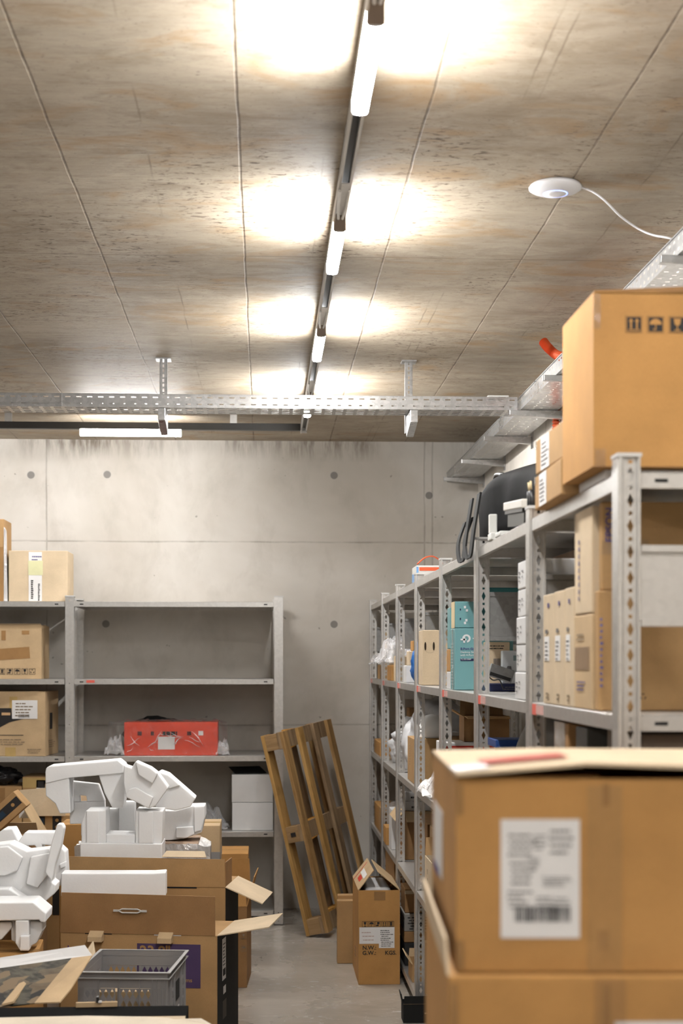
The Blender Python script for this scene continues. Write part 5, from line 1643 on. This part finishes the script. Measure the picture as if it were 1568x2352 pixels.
# left heap
foam('narrow upright white foam bar at the edge of the left heap', 5.795,
     [([(131, 1893), (142, 1893), (147, 1902), (140, 1942), (127, 1985), (119, 2024), (104, 2004), (117, 1940)], 0, .06)])
foam('horizontal white foam bar with a slanted slot in the left heap', 6.03,
     [([(57, 1912), (128, 1912), (118, 1942), (96, 1940), (98, 1962), (90, 1960), (80, 1942), (56, 1943), (62, 1958), (40, 1936)], 0, .09)])
foam('peaked white foam piece rising from the left heap', 6.125,
     [([(7, 1905), (28, 1904), (40, 1927), (52, 1945), (30, 1956), (0, 1956), (-30, 1950), (-20, 1924)], 0, .12)])
foam('broad crumbling white foam slab in the middle of the left heap', 5.89,
     [([(-40, 1945), (22, 1937), (62, 1956), (112, 1950), (122, 1990), (118, 2026), (128, 2033), (126, 2052), (94, 2080), (60, 2078), (-40, 2076)], 0.0, .12), ([(-40, 1950), (18, 1944), (52, 1970), (40, 2000), (10, 2012), (-40, 2010)], -.02, .05), ([(70, 1968), (112, 1960), (116, 2000), (86, 2040), (60, 2030)], -.025, .04)])
foam('curved white foam offcut wedged against the monitor cartons', 6.21,
     [([(136, 1944), (150, 1957), (153, 2008), (140, 2034), (124, 2040), (118, 2000)], 0, .10), ([(136, 1985), (152, 1978), (152, 1990), (138, 1996)], -.01, .03)])
foam('flat white foam block along the frame edge under the left heap', 5.80,
     [([(-40, 2043), (20, 2042), (58, 2066), (72, 2080), (-40, 2080)], 0, .08)])
foam('white foam corner piece with a hanging leg, lowest of the left heap', 5.58,
     [([(-40, 2074), (76, 2073), (106, 2098), (104, 2119), (93, 2118), (90, 2113), (-40, 2116)], 0, .17), ([(35, 2114), (66, 2114), (67, 2182), (45, 2182), (35, 2166)], .0, .07), ([(62, 2114), (98, 2118), (97, 2138), (84, 2166), (66, 2176)], .04, .10),
      ([(-40, 2120), (26, 2118), (28, 2130), (4, 2158), (-40, 2168)], .04, .10), ([(46, 2150), (67, 2150), (67, 2184), (45, 2184)], -.015, .04), ([(24, 2114), (36, 2114), (36, 2164), (26, 2160)], .06, .06)])

# ================================================================== grey crate
CR = plain('grey_crate_plastic', (.26, .25, .25), .45, 0, .05)
cxr = atY(385, 2235, 5.09).x
cw_, cd_, chh, zr = .30, .385, .22, .585
t = thing('stacking_crate', 'grey plastic stacking crate with lattice sides in front of the monitor cartons', 'crate', (cxr - cw_ * math.cos(.105), 5.09 + cw_ * math.sin(.105), zr - chh), -.105)
def lattice(o, ux, nx, name):
    b = MB()
    b.cells(o, ux, (0, 0, 1), nx, 4, .1032 / nx if nx == 5 else .0172, .036, ('d', .0172 if nx == 5 else .0145, .0325))
    b.build(name, CR, t, solid=.002)
def solid_(x0, y0, z0, x1, y1, z1, name='wall_panel'):
    MB().box(x0, y0, z0, x1, y1, z1).build(name, CR, t, .001)
for y in (0.0, cd_ - .003):
    solid_(0, y, .165, cw_, y + .003, chh); solid_(0, y, 0, cw_, y + .003, .02)
    solid_(0, y, .02, .022, y + .003, .165); solid_(cw_ - .058, y, .02, cw_, y + .003, .165); solid_(.132, y, .02, .142, y + .003, .165)
    lattice((.022, y + .0015, .02), (1, 0, 0), 5, 'lattice_panel')
    lattice((.142, y + .0015, .02), (1, 0, 0), 5, 'lattice_panel')
for x in (0.0, cw_ - .003):
    solid_(x, .003, .165, x + .003, cd_ - .003, chh); solid_(x, .003, 0, x + .003, cd_ - .003, .02)
    solid_(x, .003, .02, x + .003, .05, .165); solid_(x, cd_ - .05, .02, x + .003, cd_ - .003, .165); solid_(x, .12, .02, x + .003, .265, .165)
    lattice((x + .0015, .05, .02), (0, 1, 0), 4, 'lattice_panel'); lattice((x + .0015, .265, .02), (0, 1, 0), 4, 'lattice_panel')
solid_(.003, .003, 0, cw_ - .003, cd_ - .003, .004, 'crate_floor')
for z0, z1, e in ((chh - .004, chh, .010), (chh - .024, chh - .020, .008), (0.0, .004, .002)):
    b = MB()
    b.box(-e, -e, z0, cw_ + e, .003, z1).box(-e, cd_ - .003, z0, cw_ + e, cd_ + e, z1).box(-e, .003, z0, .003, cd_ - .003, z1).box(cw_ - .003, .003, z0, cw_ + e, cd_ - .003, z1)
    b.build('rim', plain('grey_crate_rim', (.40, .39, .38), .4, 0, .04), t, .001)
for x in (.07, .138, .205, .248, .262, .276, .290):
    MB().box(x, -.006, .02, x + .003, 0, chh - .022).build('rib', CR, t)
for y in (.05, .12, .265, .335):
    MB().box(cw_, y, .02, cw_ + .006, y + .003, chh - .022).build('rib', CR, t)
MB().box(cw_ + .0002, .15, .09, cw_ + .002, .23, .155).build('handle_recess', BLACKM, t)
label_on(t, face_matrix('right', cw_, cd_, chh), .16, .03, .07, .035, 4, False)
k = carton('kraft carton holding up the grey crate', (cxr - .29, 5.13, .001), .28, .34, zr - chh - .003, -6, CARD_B, None)
tag(MB().box(0, 0, 0, .20, .25, .135).build('pale_carton', CARD_L, None, .002), 'pale carton packed inside the grey crate', 'box').location = (cxr - .235, 5.17, zr - chh + .006)

# ================================================================== low carton at the bottom of the frame with black edges, and the printed carton on it
zt = .612
xl, xr = -1.02, atY(432, 2340, 4.46).x
k = carton('large pale carton with black taped edges at the lower edge of the view', (xl, 4.02, .001), xr - xl, .44, zt, 0, CARD_P, None, seam=False)
M = k.M('top')
Wt = xr - xl
BK = plain('black_edge_tape', (.008, .008, .008), .9, 0, .1, 9, .04)
sheet(k.o, 'black_tape', M, 0, .315, Wt, .125, BK)
MB().box(0, .4395, zt - .05, Wt, .4405, zt + .001).build('black_tape', BK, k.o)
MB().box(Wt - .0005, .30, zt - .14, Wt + .001, .4405, zt + .001).build('black_tape', BK, k.o)
for u in (.20, .30):
    sheet(k.o, 'black_tape', M, u, .02, .035, .40, BK, .0004, rot=-.9)
t = thing('crumpled_board', 'cream torn cardboard sheet lying on the large pale carton', 'cardboard sheet', (0, 0, 0))
pts = [(-40, 2342), (200, 2337), (330, 2339), (388, 2342), (398, 2345), (425, 2344), (462, 2343), (488, 2358), (500, 2420), (-60, 2420)]
vs = [atZ(px, py, zt + .006 + .004 * ((i * 7) % 3)) for i, (px, py) in enumerate(pts)]
vs = [Vector((q.x, min(q.y, 4.42), q.z)) for q in vs]
b = MB().add(vs + [q + Vector((0, 0, .005)) for q in vs], [tuple(range(len(vs) - 1, -1, -1)), tuple(range(len(vs), 2 * len(vs)))] + [(i, (i + 1) % len(vs), (i + 1) % len(vs) + len(vs), i + len(vs)) for i in range(len(vs))])
b.build('sheet', card('cream_torn_board', (.74, .64, .50)), t)
t = thing('wood_offcut', 'small pale cardboard offcut with a black clip lying across the black tape', 'offcut', (atZ(175, 2300, zt + .02).x, 4.44, zt + .004), .06)
MB().box(0, 0, 0, .118, .012, .014).build('strip', CARD_L, t, .001)
MB().box(.058, -.006, .014, .066, .014, .030).build('clip', BLACK, t, .001)
MB().box(.064, -.008, .0142, .074, -.001, .019).build('clip_tip', CHROME, t)
# printed shallow carton leaning on top
t = thing('printed_carton', 'opened white-edged carton with dark photo print, leaning over the black-edged carton', 'box')
def P3(px, py, y): return atY(px, py, y)
def slab(name, corners, mat, th=.004):
    a = [Vector(c) for c in corners]
    n = (a[1] - a[0]).cross(a[-1] - a[0]).normalized() * th
    N = len(a)
    return MB().add(a + [q + n for q in a], [tuple(range(N - 1, -1, -1)), tuple(range(N, 2 * N))] + [(i, (i + 1) % N, (i + 1) % N + N, i + N) for i in range(N)]).build(name, mat, t)
def photo_mat():
    n = NT('dark_olive_photo_print')
    o = n.obj()
    v = n.n('ShaderNodeTexVoronoi'); v.distance = 'CHEBYCHEV'
    n.l(n.scale(o, (9, 9, 26)), v.inputs['Vector']); v.inputs['Scale'].default_value = 1.6
    r = n.n('ShaderNodeSeparateColor'); n.l(v.outputs['Color'], r.inputs[0])
    a = n.noise(n.scale(o, (5, 5, 60)), 2.5, 3)
    c = n.mix(n.rng(a, .35, .6), (.02, .018, .013), (.10, .09, .065))
    c = n.mix(n.rng(r.outputs[0], .55, .75), c, (.20, .14, .08))
    c = n.mix(n.rng(r.outputs[1], .82, .9), c, (.02, .018, .015))
    n.set(c, .6, 0, .15)
    return n.m
PH_ = photo_mat()
A_ = P3(-40, 2208, 4.98); B_ = P3(196, 2173, 4.86); C_ = P3(212, 2197, 4.80); D_2 = P3(-40, 2232, 4.90)
E_ = P3(80, 2306, 4.50); G_ = P3(-40, 2325, 4.50); H2 = P3(165, 2203, 4.82)
slab('white_edge', [A_, D_2, C_, B_], WHITE)
slab('photo_panel', [D_2, G_, P3(0, 2316, 4.5), E_, H2], PH_)
slab('kraft_side', [H2, E_, P3(138, 2304, 4.50), P3(162, 2275, 4.58), C_], CARD_L)
slab('corner_flap', [P3(200, 2186, 4.84), C_, P3(219, 2188, 4.83), P3(215, 2163, 4.86)], CARD_P)
slab('divider_strip', [P3(78, 2218, 4.86), P3(92, 2216, 4.85), P3(30, 2300, 4.50), P3(4, 2306, 4.49)], CARD_L, .006)
slab('divider_strip', [P3(100, 2216, 4.85), P3(112, 2214, 4.85), P3(88, 2252, 4.68), P3(78, 2252, 4.69)], CARD_L, .006)
k = carton('plain carton hidden behind the printed one, holding it up', (-1.0, 4.52, .001), .42, .42, .50, 0, CARD_B, None)
